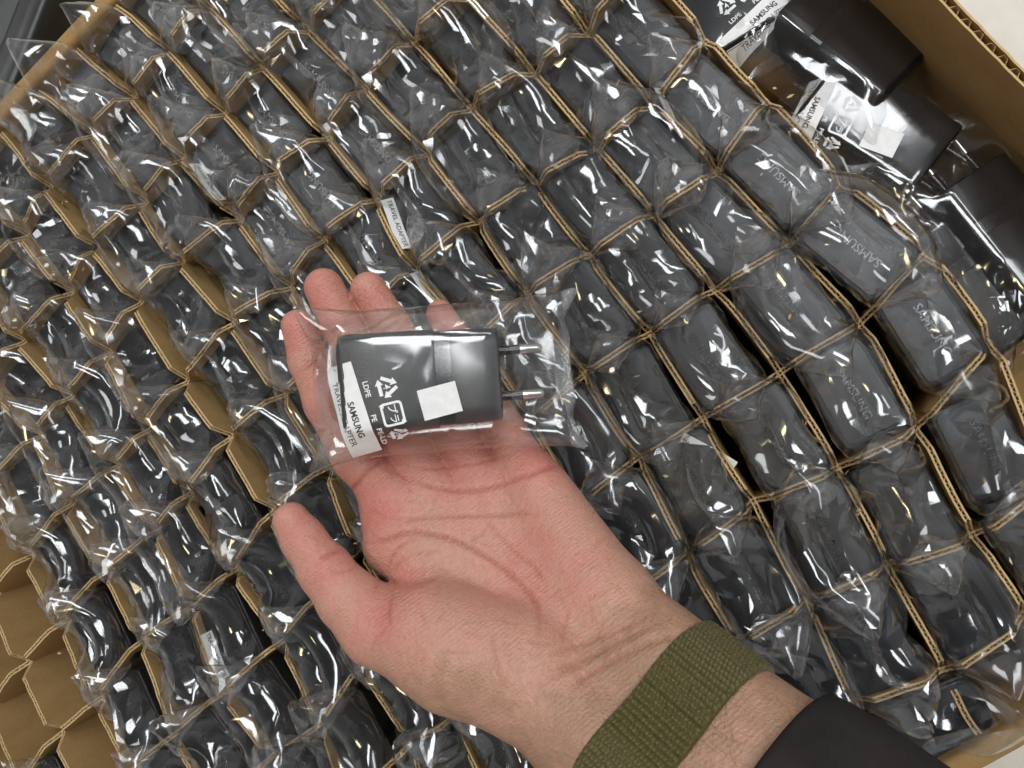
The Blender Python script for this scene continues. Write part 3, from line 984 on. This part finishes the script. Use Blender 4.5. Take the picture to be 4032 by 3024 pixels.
def smin(a, b, k):
    h = np.maximum(k - np.abs(a - b), 0) / k
    return np.minimum(a, b) - h * h * k * 0.25

FINGERS = {
 'index': [(643, 704, 336, 7.2), (668, 782, 337, 8.6), (706, 872, 337, 9.6), (770, 985, 338, 10.8), (862, 1085, 338, 12.5)],
 'middle': [(700, 622, 344, 8.9), (738, 705, 344, 9.4), (805, 825, 342, 10.0), (893, 975, 340, 11.0), (955, 1075, 338, 12.5)],
 'ring': [(796, 626, 346, 8.2), (845, 705, 346, 8.9), (905, 810, 343, 9.5), (990, 960, 340, 10.4), (1048, 1060, 338, 12.0)],
 'pinky': [(951, 678, 346, 6.5), (985, 738, 345, 7.3), (1028, 815, 343, 8.0), (1092, 935, 340, 9.4), (1140, 1030, 336, 11.5)],
 'thumb': [(629, 1124, 318, 7.6), (655, 1165, 317, 8.9), (703, 1232, 315, 10.8), (752, 1294, 313, 12.4), (818, 1356, 311, 14.4)],
}
PALM = [  # capsules: (x, y, d, r) -> (x, y, d, r)
 ((862, 1085, 338, 12.5), (1180, 1330, 318, 18)),
 ((955, 1075, 338, 12.5), (1210, 1320, 318, 19)),
 ((1048, 1060, 338, 12.0), (1240, 1300, 318, 19)),
 ((1140, 1030, 336, 12.0), (1285, 1300, 314, 19)),
 ((1170, 1075, 332, 13.5), (1318, 1310, 306, 18.5)),
 ((862, 1085, 338, 12.5), (840, 1180, 332, 11)),
 ((850, 1110, 337, 12), (960, 1300, 322, 16)),
 # ball of the thumb
 ((818, 1356, 311, 14.4), (960, 1400, 303, 21.5)),
 ((935, 1370, 304, 19), (1130, 1440, 295, 22)),
 ((1000, 1420, 303, 21), (1190, 1500, 290, 20)),
 # wrist and forearm
 ((1190, 1330, 316, 18), (1350, 1480, 292, 20)),
 ((1130, 1440, 297, 20), (1265, 1580, 278, 19)),
 ((1318, 1310, 306, 18), (1425, 1420, 286, 18)),
 ((1265, 1580, 278, 20), (1560, 1830, 246, 23)),
 ((1350, 1480, 290, 21), (1640, 1740, 250, 24)),
 ((1425, 1420, 286, 18.5), (1710, 1660, 252, 23)),
]
VS = 1.05
lo = np.array([-118., -100, 205]); hi = np.array([118., 150, 372])
dims = np.ceil((hi - lo) / VS).astype(int)
ax_ = [lo[k] + VS * np.arange(dims[k]) for k in range(3)]

def field(prims, k):
    F_ = np.full(dims, 30.0, np.float32)
    for (a, b) in prims:
        pa, pb = PX(*a[:3]), PX(*b[:3])
        rr = max(a[3], b[3]) + 14
        i0 = np.maximum(((np.minimum(pa, pb) - rr - lo) / VS).astype(int), 0)
        i1 = np.minimum(((np.maximum(pa, pb) + rr - lo) / VS).astype(int) + 1, dims)
        if (i1 <= i0).any(): continue
        s3 = tuple(slice(i0[q], i1[q]) for q in range(3))
        gx, gy, gz = np.meshgrid(*[ax_[q][s3[q]] for q in range(3)], indexing='ij')
        d = rcone(np.stack([gx, gy, gz], -1), pa, pb, a[3], b[3]).astype(np.float32)
        F_[s3] = smin(F_[s3], d, k)
    return F_
FP = field(PALM, 9.0)
FF = np.full(dims, 30.0, np.float32)
for nm, ch in FINGERS.items():
    f1 = field(list(zip(ch[:-1], ch[1:])), 3.0)
    FF = smin(FF, f1, 1.2)
FH = smin(FP, FF, 6.0)
del FP, FF

def surface_nets(Fv):
    s = Fv < 0
    nx, ny, nz = Fv.shape
    c = [s[i:nx - 1 + i, j:ny - 1 + j, k:nz - 1 + k] for i in (0, 1) for j in (0, 1) for k in (0, 1)]
    cnt = sum(x.astype(np.int8) for x in c)
    act = (cnt > 0) & (cnt < 8)
    idx = np.full(act.shape, -1, np.int64); cells = np.argwhere(act); idx[act] = np.arange(len(cells))
    acc = np.zeros((len(cells), 3)); wt = np.zeros(len(cells))
    corners = [(i, j, k) for i in (0, 1) for j in (0, 1) for k in (0, 1)]
    vals = {q: Fv[cells[:, 0] + q[0], cells[:, 1] + q[1], cells[:, 2] + q[2]] for q in corners}
    for a in corners:
        for axis in range(3):
            if a[axis]: continue
            b = list(a); b[axis] = 1; b = tuple(b)
            va, vb = vals[a], vals[b]
            m = (va < 0) != (vb < 0)
            t = np.where(m, va / np.where(m, va - vb, 1), 0)
            p = np.zeros((len(cells), 3)) + np.array(a); p[:, axis] += t
            acc += p * m[:, None]; wt += m
    V = cells + acc / wt[:, None]
    faces = []
    for axis in range(3):
        o1, o2 = [q for q in range(3) if q != axis]
        A = [slice(1, -1)] * 3; A[axis] = slice(0, -1)
        Bs = [slice(1, -1)] * 3; Bs[axis] = slice(1, None)
        sa, sb = s[tuple(A)], s[tuple(Bs)]
        e = np.argwhere(sa != sb)
        ins = sa[tuple(e.T)]
        e = e + 1; e[:, axis] -= 1
        d1 = np.zeros(3, int); d1[o1] = 1; d2 = np.zeros(3, int); d2[o2] = 1
        q = np.stack([idx[tuple((e - d1 - d2).T)], idx[tuple((e - d2).T)], idx[tuple(e.T)], idx[tuple((e - d1).T)]], 1)
        flip = ins if axis != 1 else ~ins
        q[~flip] = q[~flip][:, ::-1]
        faces.append(q)
    return V, np.concatenate(faces)
HV, HF = surface_nets(FH)
HF = HF[(HF >= 0).all(1)]
HV = lo + HV * VS

# normals in lens axes, from the field
def grad(P):
    g = (P - lo) / VS
    i = np.clip(np.rint(g).astype(int), 1, dims - 2)
    q = [FH[i[:, 0] + 1, i[:, 1], i[:, 2]] - FH[i[:, 0] - 1, i[:, 1], i[:, 2]],
         FH[i[:, 0], i[:, 1] + 1, i[:, 2]] - FH[i[:, 0], i[:, 1] - 1, i[:, 2]],
         FH[i[:, 0], i[:, 1], i[:, 2] + 1] - FH[i[:, 0], i[:, 1], i[:, 2] - 1]]
    n = np.stack(q, 1)
    return n / (np.linalg.norm(n, axis=1, keepdims=True) + 1e-9)
HN = grad(HV)
def to2212(P):
    return np.c_[(2016 + FPX * P[:, 0] / P[:, 2]) * 2212 / 4032, (1512 + FPX * P[:, 1] / P[:, 2]) * 2212 / 4032]
K2 = to2212(HV)
facing = np.clip(-HN[:, 2] * 1.6 + 0.1, 0, 1)

def zc(pts):
    """points read off the enlarged palm (photo window 1300..2700, 1700..2750) -> 2212-wide photo"""
    return [((1300 + x * 1400 / 2212) * 2212 / 4032, (1700 + y * 1400 / 2212) * 2212 / 4032) for x, y in pts]
CREASES = [  # (points, depth mm, half width mm, redness)
 (zc([(480, 290), (600, 345), (760, 370), (900, 372), (1060, 340), (1220, 280), (1380, 225), (1560, 180)]), 0.95, 1.1, .7),
 (zc([(400, 570), (560, 540), (760, 525), (960, 512), (1120, 512), (1300, 512)]), 0.7, 1.0, .6),
 (zc([(215, 695), (330, 685), (450, 640), (560, 628), (700, 650), (850, 710), (980, 780), (1120, 890), (1240, 1000), (1300, 1090), (1310, 1180), (1295, 1290)]), 1.25, 1.2, .8),
 (zc([(940, 510), (1060, 650), (1180, 770), (1280, 860), (1350, 960)]), 0.5, 0.9, .5),
 (zc([(360, 860), (390, 760), (470, 690), (560, 660)]), 0.6, 1.0, .5),
 (zc([(380, 880), (440, 800), (560, 750), (680, 750)]), 0.4, 0.9, .4),
 (zc([(350, 915), (430, 955), (560, 950), (700, 900)]), 1.3, 1.4, .9),
 (zc([(390, 945), (385, 1030), (365, 1120), (375, 1230)]), 0.6, 0.9, .6),
 (zc([(270, 985), (320, 940), (380, 930)]), 0.8, 1.0, .7),
 (zc([(1480, 1100), (1470, 1200), (1440, 1310)]), 0.5, 1.0, .5),
 (zc([(480, 215), (650, 240), (820, 215), (1000, 185), (1180, 120)]), 0.45, 0.9, .5),
 (zc([(100, 400), (180, 310), (240, 235), (350, 165)]), 1.0, 1.2, .8),
 (zc([(300, 40), (345, 110), (365, 160)]), 1.4, 1.1, 1.0),
 (zc([(0, 765), (60, 735), (120, 735)]), 0.9, 1.2, .8),
 (zc([(-60, 790), (0, 765)]), 0.6, 1.2, .6),
 (zc([(0, 880), (110, 870), (200, 820)]), 0.35, 0.9, .4),
 (zc([(1000, 1230), (1020, 1380), (1045, 1500), (1110, 1620)]), 0.5, 1.0, .4),
 # wrist folds
 (zc([(1380, 1370), (1560, 1330), (1800, 1240), (2000, 1140)]), 0.6, 1.2, .4),
 (zc([(1340, 1500), (1560, 1430), (1800, 1310), (2050, 1180)]), 0.9, 1.3, .5),
 (zc([(1480, 1590), (1700, 1460), (1950, 1330), (2200, 1250)]), 0.9, 1.3, .5),
 (zc([(1250, 1600), (1420, 1510), (1600, 1440)]), 0.6, 1.3, .4),
 # finger joints
 ([(655, 800), (690, 778)], 0.6, 1.1, .6),
 ([(712, 722), (760, 692)], 0.6, 1.2, .6),
 ([(822, 720), (866, 690)], 0.6, 1.1, .6),
 ([(964, 750), (1004, 724)], 0.5, 1.0, .5),
]
_rc = np.random.default_rng(15)
for k in range(70):                                    # the web of finer lines
    x, y = _rc.uniform(800, 1330), _rc.uniform(985, 1480)
    th = _rc.choice((0.35, 1.25, 2.3)) + _rc.normal(0, 0.25); L_ = _rc.uniform(12, 46)
    dx, dy = math.cos(th) * L_, math.sin(th) * L_
    CREASES.append(([(x - dx, y - dy), (x + _rc.normal(0, 3), y + _rc.normal(0, 3)), (x + dx, y + dy)], _rc.uniform(.10, .28), 0.75, _rc.uniform(.12, .35)))
mm_px = 4032 / 2212 * HV[:, 2] / FPX
red = np.zeros(len(HV))
disp = np.zeros(len(HV))
for pts, dep, wid, rd in CREASES:
    pts = np.array(pts)
    if len(pts) > 2:                                   # smooth the polyline
        t = np.linspace(0, len(pts) - 1, len(pts) * 6)
        base = np.stack([np.interp(t, np.arange(len(pts)), pts[:, q]) for q in (0, 1)], 1)
        for _ in range(6): base[1:-1] = (base[:-2] + 2 * base[1:-1] + base[2:]) / 4
        pts = base
    dist = np.full(len(HV), 1e9); along = np.zeros(len(HV))
    for k in range(len(pts) - 1):
        a, b = pts[k], pts[k + 1]; ab = b - a
        h = np.clip(((K2 - a) @ ab) / (ab @ ab), 0, 1)
        d = np.linalg.norm(K2 - a - h[:, None] * ab, axis=1) * mm_px
        m = d < dist; dist[m] = d[m]; along[m] = (k + h[m]) / (len(pts) - 1)
    fade = np.clip(np.minimum(along, 1 - along) * 7, 0.25, 1)
    g = np.exp(-(dist / wid) ** 2) * fade * facing
    disp -= dep * 0.8 * g
    disp += dep * 0.30 * np.exp(-(dist / (wid * 3.4)) ** 2) * fade * facing
    red = np.maximum(red, rd * np.exp(-(dist / (wid * 0.9)) ** 2) * fade * facing)
# soft pads and hollow of the palm
def pad(x, y, r, h):
    global disp
    d = np.linalg.norm(K2 - np.array([x, y]), axis=1)
    disp = disp + h * np.exp(-(d / r) ** 2) * facing
pad(860, 1060, 55, 1.2); pad(960, 1030, 50, 1.0); pad(1060, 1020, 50, 1.0); pad(1150, 1010, 50, 1.2)
pad(1080, 1180, 90, -3.2); pad(1010, 1140, 70, -1.0); pad(905, 1245, 50, 1.2); pad(1290, 1220, 90, 1.5)
HV = HV + HN * disp[:, None]
HW = CC + HV @ RC                                       # lens axes -> world
flush = np.zeros(len(HW))                               # where the skin is rosier: fingertips, pads, hollow by the thumb
for x, y, r, a in ((690, 640, 70, .6), (640, 720, 60, .6), (800, 640, 60, .55), (950, 690, 50, .55), (640, 1140, 60, .5), (700, 1220, 70, .5),
                   (800, 1090, 90, .8), (860, 1000, 90, .6), (1000, 990, 110, .6), (1160, 980, 90, .6), (1150, 1210, 120, .35), (820, 1330, 80, .55),
                   (1010, 1110, 90, .25), (870, 1250, 60, .4), (730, 850, 110, .55), (1250, 1250, 70, .3)):
    flush = np.maximum(flush, a * np.exp(-(((K2 - np.array([x, y])) ** 2).sum(1)) / r ** 2))

armw = np.clip(((K2 - np.array([1230, 1330])) @ np.array([0.74, 0.67])) / 170, 0, 1)
armw = np.maximum(armw, 0.75 * np.clip(1 - np.linalg.norm((K2 - np.array([1010, 1500])) / np.array([260, 110]), axis=1), 0, 1))  # lower thumb base: shading put into the skin colour
flush = flush * (1 - armw) - 0.36 * armw                # browner skin, with shading painted in, towards wrist and forearm

def mat_skin():
    m, nt, N, L, p = new_mat('skin')
    tc = objcoord(nt)
    at = N.new('ShaderNodeAttribute'); at.attribute_name = 'flush'
    ac = N.new('ShaderNodeAttribute'); ac.attribute_name = 'crease'
    n1 = noise(nt, 110, 4, 0.6, tc); n2 = noise(nt, 420, 3, 0.6, tc)
    f = N.new('ShaderNodeMath'); f.operation = 'MULTIPLY_ADD'
    L.new(n1.outputs[0], f.inputs[0]); f.inputs[1].default_value = 0.85; L.new(at.outputs['Fac'], f.inputs[2])
    r = ramp(nt, f.outputs[0], [(0.08, (0.37, 0.215, 0.135)), (0.36, (0.52, 0.285, 0.20)), (0.66, (0.56, 0.265, 0.20)), (1.0, (0.55, 0.21, 0.165))])
    mx = N.new('ShaderNodeMix'); mx.data_type = 'RGBA'; mx.blend_type = 'MULTIPLY'
    L.new(ac.outputs['Fac'], mx.inputs[0]); L.new(r.outputs[0], mx.inputs[6]); mx.inputs[7].default_value = (0.70, 0.46, 0.40, 1)
    m2 = N.new('ShaderNodeMix'); m2.data_type = 'RGBA'; m2.blend_type = 'MULTIPLY'
    m2.inputs[0].default_value = 0.5
    r2 = ramp(nt, n2.outputs[0], [(0.3, (0.8, 0.74, 0.72)), (0.65, (1, 1, 1))])
    L.new(mx.outputs[2], m2.inputs[6]); L.new(r2.outputs[0], m2.inputs[7])
    L.new(m2.outputs[2], p.inputs['Base Color'])
    p.inputs['Roughness'].default_value = 0.43
    p.inputs['Specular IOR Level'].default_value = 0.45
    p.inputs['Subsurface Weight'].default_value = 0.22
    p.inputs['Subsurface Radius'].default_value = (1.0, 0.32, 0.18)
    p.inputs['Subsurface Scale'].default_value = 0.0025
    # fine ridges and pores
    v = N.new('ShaderNodeTexVoronoi'); v.inputs['Scale'].default_value = 1100; L.new(tc, v.inputs['Vector'])
    wv = N.new('ShaderNodeTexWave'); wv.inputs['Scale'].default_value = 210; wv.inputs['Distortion'].default_value = 9; wv.inputs['Detail'].default_value = 2
    wv.inputs['Detail Scale'].default_value = 0.25
    L.new(tc, wv.inputs['Vector'])
    b1 = bump(nt, wv.outputs[1], 0.20, 0.0005)
    b2 = bump(nt, v.outputs[0], 0.38, 0.0007, b1.outputs[0])
    b3 = bump(nt, n2.outputs[0], 0.32, 0.0016, b2.outputs[0])
    L.new(b3.outputs[0], p.inputs['Normal'])
    return m
M_SKIN = mat_skin()
me = mesh_data('person', HW, HF, M_SKIN, True)
for nm, arr in (('flush', flush), ('crease', red)):
    a = me.attributes.new(nm, 'FLOAT', 'POINT'); a.data.foreach_set('value', arr.astype(np.float32))
person = tag(link('person', me), "person's open left hand, palm up, fingers slightly curled, dark sleeve at wrist", 'person')

# ------------------------------------------------------------------ watch band and sleeve round the forearm
def fval(P):
    g = np.clip((P - lo) / VS, 0, dims - 1.001)
    i = g.astype(int); f = g - i
    out = 0
    for a in (0, 1):
        for b in (0, 1):
            for c in (0, 1):
                w = (f[..., 0] if a else 1 - f[..., 0]) * (f[..., 1] if b else 1 - f[..., 1]) * (f[..., 2] if c else 1 - f[..., 2])
                j = np.minimum(i + np.array([a, b, c]), dims - 1)
                out = out + w * FH[j[..., 0], j[..., 1], j[..., 2]]
    return out
A0, A1 = PX(1350, 1480, 293), PX(1640, 1740, 253)
AXF = (A1 - A0) / np.linalg.norm(A1 - A0)
E1 = np.cross(AXF, [0, 0, 1.0]); E1 /= np.linalg.norm(E1)
E2 = np.cross(AXF, E1)
def arm_radius(s, th, tilt=0.0):
    """skin distance from the arm's axis"""
    c = A0 + AXF * s
    dr = np.cos(th)[:, None] * E1 + np.sin(th)[:, None] * E2
    rr = np.arange(8, 60, 0.4)
    v = fval(c + dr[:, None] * rr[None, :, None])
    k = (v > 0).argmax(1)
    return np.where((v > 0).any(1), rr[k], 34.0), c, dr

def lens_to_world(P):
    return CC + np.asarray(P) @ RC

def band_mesh():
    nT, nW, wid = 620, 84, 27.0
    th = np.linspace(0, 2 * math.pi, nT, endpoint=False)
    s_mid = BAND_S
    R = []
    ws = np.linspace(-wid / 2, wid / 2, nW)
    base = [arm_radius(s_mid + w, th)[0] for w in (-9, 0, 9)]
    r0 = np.stack(base).max(0)
    ker = np.hanning(61); ker /= ker.sum()
    r0 = np.convolve(np.r_[r0[-60:], r0, r0[:60]], ker, 'same')[60:-60] + 1.6
    circ = np.cumsum(np.r_[0, np.linalg.norm(np.diff(np.c_[r0 * np.cos(th), r0 * np.sin(th)], axis=0), axis=1)])
    V = []
    for side in (0, 1):
        for w in (ws if side == 0 else ws[::6]):
            e = np.clip((wid / 2 - abs(w)) / 1.3, 0, 1) ** 0.5
            if side == 0:
                row = np.abs(np.sin(math.pi * circ / 2.3))                       # ribs crossing the band
                k = np.floor(circ / 2.3)
                st = np.abs(np.sin(math.pi * (w + 0.55 * (k % 2) * 1.5) / 1.5 + 0.6 * np.sin(k * 12.9)))
                hgt = 1.1 * row ** 0.7 * (0.45 + 0.55 * st) + 0.10 * np.sin(k * 7.1)
                r = r0 - 1.2 + (1.2 + hgt) * e
            else:
                r = r0 - 1.5
            c = A0 + AXF * (s_mid + w)
            V.append(c + r[:, None] * (np.cos(th)[:, None] * E1 + np.sin(th)[:, None] * E2))
    n2 = len(ws[::6]); V = np.concatenate(V)
    F = []
    for q in range(nW - 1):
        for k in range(nT):
            j = (k + 1) % nT
            F.append((q * nT + k, q * nT + j, (q + 1) * nT + j, (q + 1) * nT + k))
    o = nW * nT
    for q in range(n2 - 1):
        for k in range(nT):
            j = (k + 1) % nT
            F.append((o + (q + 1) * nT + k, o + (q + 1) * nT + j, o + q * nT + j, o + q * nT + k))
    return lens_to_world(V), F
BAND_S = 28.0
m, nt, N, L, p = new_mat('olive_nylon')
tc = objcoord(nt)
n1 = noise(nt, 900, 3, 0.6, tc)
r = ramp(nt, n1.outputs[0], [(0.3, (0.038, 0.031, 0.0035)), (0.7, (0.098, 0.077, 0.010))])
L.new(r.outputs[0], p.inputs['Base Color'])
p.inputs['Roughness'].default_value = 0.5
p.inputs['Sheen Weight'].default_value = 0.15
p.inputs['Specular IOR Level'].default_value = 0.45
L.new(bump(nt, n1.outputs[0], 0.5, 0.0004).outputs[0], p.inputs['Normal'])
M_BAND = m
V, F = band_mesh()
tag(link('watch_band', mesh_data('watch_band', V, F, M_BAND, True, sharp=60)), 'olive green woven nylon watch band round the wrist', 'watch band')

m, nt, N, L, p = new_mat('charcoal_sleeve')
tc = objcoord(nt)
n1 = noise(nt, 60, 4, 0.6, tc); n2 = noise(nt, 2500, 2, 0.5, tc)
r = ramp(nt, n1.outputs[0], [(0.3, (0.020, 0.0175, 0.0165)), (0.7, (0.030, 0.026, 0.0245))])
L.new(r.outputs[0], p.inputs['Base Color'])
p.inputs['Roughness'].default_value = 0.8
p.inputs['Sheen Weight'].default_value = 0.0
p.inputs['Specular IOR Level'].default_value = 0.08
L.new(bump(nt, n2.outputs[0], 0.4, 0.0003, bump(nt, n1.outputs[0], 0.3, 0.004).outputs[0]).outputs[0], p.inputs['Normal'])
M_SLEEVE = m
def sleeve():
    nT = 120; th = np.linspace(0, 2 * math.pi, nT, endpoint=False)
    rb = arm_radius(SLEEVE_S, th)[0]
    ker = np.hanning(25); ker /= ker.sum()
    rb = np.convolve(np.r_[rb[-40:], rb, rb[:40]], ker, 'same')[40:-40]
    rows = [(26, -3.5), (10, -2.2), (1.5, -0.6), (0, 0.6), (-0.6, 2.0), (0.3, 3.4), (2, 4.0), (9, 4.6), (20, 5.2), (34, 5.6), (50, 7.2), (75, 9), (110, 11)]
    V = []
    for s, e in rows:
        tilt = SLEEVE_TILT * np.cos(th - SLEEVE_TH)
        wob = 0.8 * np.sin(3 * th + s * 0.06) + 0.5 * np.sin(7 * th + s * 0.1) if s > 5 else 0.4 * np.sin(3 * th)
        c = A0 + AXF * SLEEVE_S
        r = rb + SLEEVE_LOOSE + e + wob
        V.append(c + AXF * (s + tilt)[:, None] + r[:, None] * (np.cos(th)[:, None] * E1 + np.sin(th)[:, None] * E2))
    V = np.concatenate(V); F = []
    for q in range(len(rows) - 1):
        for k in range(nT):
            j = (k + 1) % nT
            F.append((q * nT + k, q * nT + j, (q + 1) * nT + j, (q + 1) * nT + k))
    return lens_to_world(V), F
SLEEVE_S, SLEEVE_LOOSE, SLEEVE_TILT, SLEEVE_TH = 61.0, 2.0, 0.0, 0.0
V, F = sleeve()
link('sleeve', mesh_data('sleeve', V, F, M_SLEEVE, True, sharp=60), person)

# fine dark hairs on the forearm
def hairs(n):
    r = np.random.default_rng(4)
    V, F = [], []
    cand = np.where((HN[:, 2] < 0.15))[0]
    sp = (HV - A0) @ AXF
    cand = cand[((sp[cand] > BAND_S + 12) & (sp[cand] < SLEEVE_S + 8)) | ((sp[cand] > BAND_S - 26) & (sp[cand] < BAND_S - 10) & (HN[cand, 2] > -0.55) & (K2[cand, 0] < 1330))]
    for i in r.choice(cand, min(n, len(cand)), replace=False):
        p = HV[i].copy(); nrm = HN[i]
        d = -AXF * 0.7 + np.cross(nrm, AXF) * r.normal(0.3, 0.7); d -= nrm * (d @ nrm); d /= np.linalg.norm(d)
        ln = r.uniform(4, 9); cv = np.cross(nrm, d) * r.normal(0, 0.25)
        pts = [p + d * ln * t + cv * ln * t * t + nrm * (0.15 + 1.6 * t * (1 - t) * r.uniform(.3, .8)) for t in (0, .25, .5, .75, 1)]
        side = np.cross(d, nrm)
        b = len(V)
        for k, q in enumerate(pts):
            w = 0.04 * (1 - 0.7 * k / 4)
            V += [q + side * w, q + nrm * w, q - side * w]
        for k in range(4):
            for e in range(3):
                f = (e + 1) % 3
                F.append((b + 3 * k + e, b + 3 * k + f, b + 3 * k + 3 + f, b + 3 * k + 3 + e))
    return lens_to_world(np.array(V)), F
M_HAIR = mat_plain('arm_hair', (0.035, 0.022, 0.014), 0.5)
V, F = hairs(90)
tag(link('arm_hair', mesh_data('arm_hair', V, F, M_HAIR, True), person), kind='stuff')

# ------------------------------------------------------------------ the adapter lying in the hand
rr, dn, fw = RC[0], RC[1], RC[2]
phi, tht, rol = math.radians(4.0), math.radians(4.0), math.radians(3.2)
ex = (rr * math.cos(phi) - dn * math.sin(phi)) * math.cos(tht) + fw * math.sin(tht)
ey = -(dn * math.cos(phi) + rr * math.sin(phi)); ey = ey - ex * (ex @ ey); ey /= np.linalg.norm(ey)
ey = ey * math.cos(rol) + np.cross(ex, ey) * math.sin(rol)
ez = np.cross(ex, ey)
lying_adapter('bagged black travel adapter with two pins lying on the open palm', frame(ray(1662, 1492, 318), ex, ey, ez), 0, True)

# ------------------------------------------------------------------ dark bundle outside the carton, top left
m, nt, N, L, p = new_mat('dark_poly_sheet')
tc = objcoord(nt)
n1 = noise(nt, 40, 4, 0.6, tc)
r = ramp(nt, n1.outputs[0], [(0.3, (0.010, 0.011, 0.010)), (0.7, (0.026, 0.027, 0.024))])
L.new(r.outputs[0], p.inputs['Base Color']); p.inputs['Roughness'].default_value = 0.38
M_POLY = m
def bundle():
    root = bpy.data.objects.new('wrapped_bundle', None); col.objects.link(root)
    tag(root, 'dark plastic-wrapped bundle outside the carton at its top left', 'bundle')
    c = onplane(-60, 120, -45)
    root.location = [q * S for q in c]
    # orient along the seen edge
    d = onplane(180, 30, -45) - onplane(20, 430, -45); ang = math.atan2(d[1], d[0])
    root.rotation_euler = (0, 0, ang)
    R = []
    n = 90
    r_ = np.random.default_rng(8)
    for k, (z, ins) in enumerate([(-60, 0), (-30, 0.5), (-8, 1.5), (0, 4), (3, 8), (4, 14), (4.5, 22)]):
        o = np.array(rrect(95 - ins, 46 - ins, 12, n // 4 - 1))
        t = np.arange(len(o)) / len(o) * 2 * math.pi
        w = 1.4 * np.sin(11 * t + k * 0.5) + 1.0 * np.sin(23 * t + k) + 0.7 * np.sin(37 * t - k)
        o = o * (1 + w[:, None] / 60)
        R.append([(x, y, z + 0.8 * math.sin(9 * tt + k)) for (x, y), tt in zip(o, t)])
    V, F = loft(R, False, True)
    link('cover', mesh_data('cover', V, F, M_POLY, True, sharp=50), root)
    V, F = loft([[(x, y, z) for x, y in rrect(107, 40, 4)] for z in (-60, -22)])
    link('block', mesh_data('block', V, F, M_GLOSS, True, sharp=40), root)
bundle()
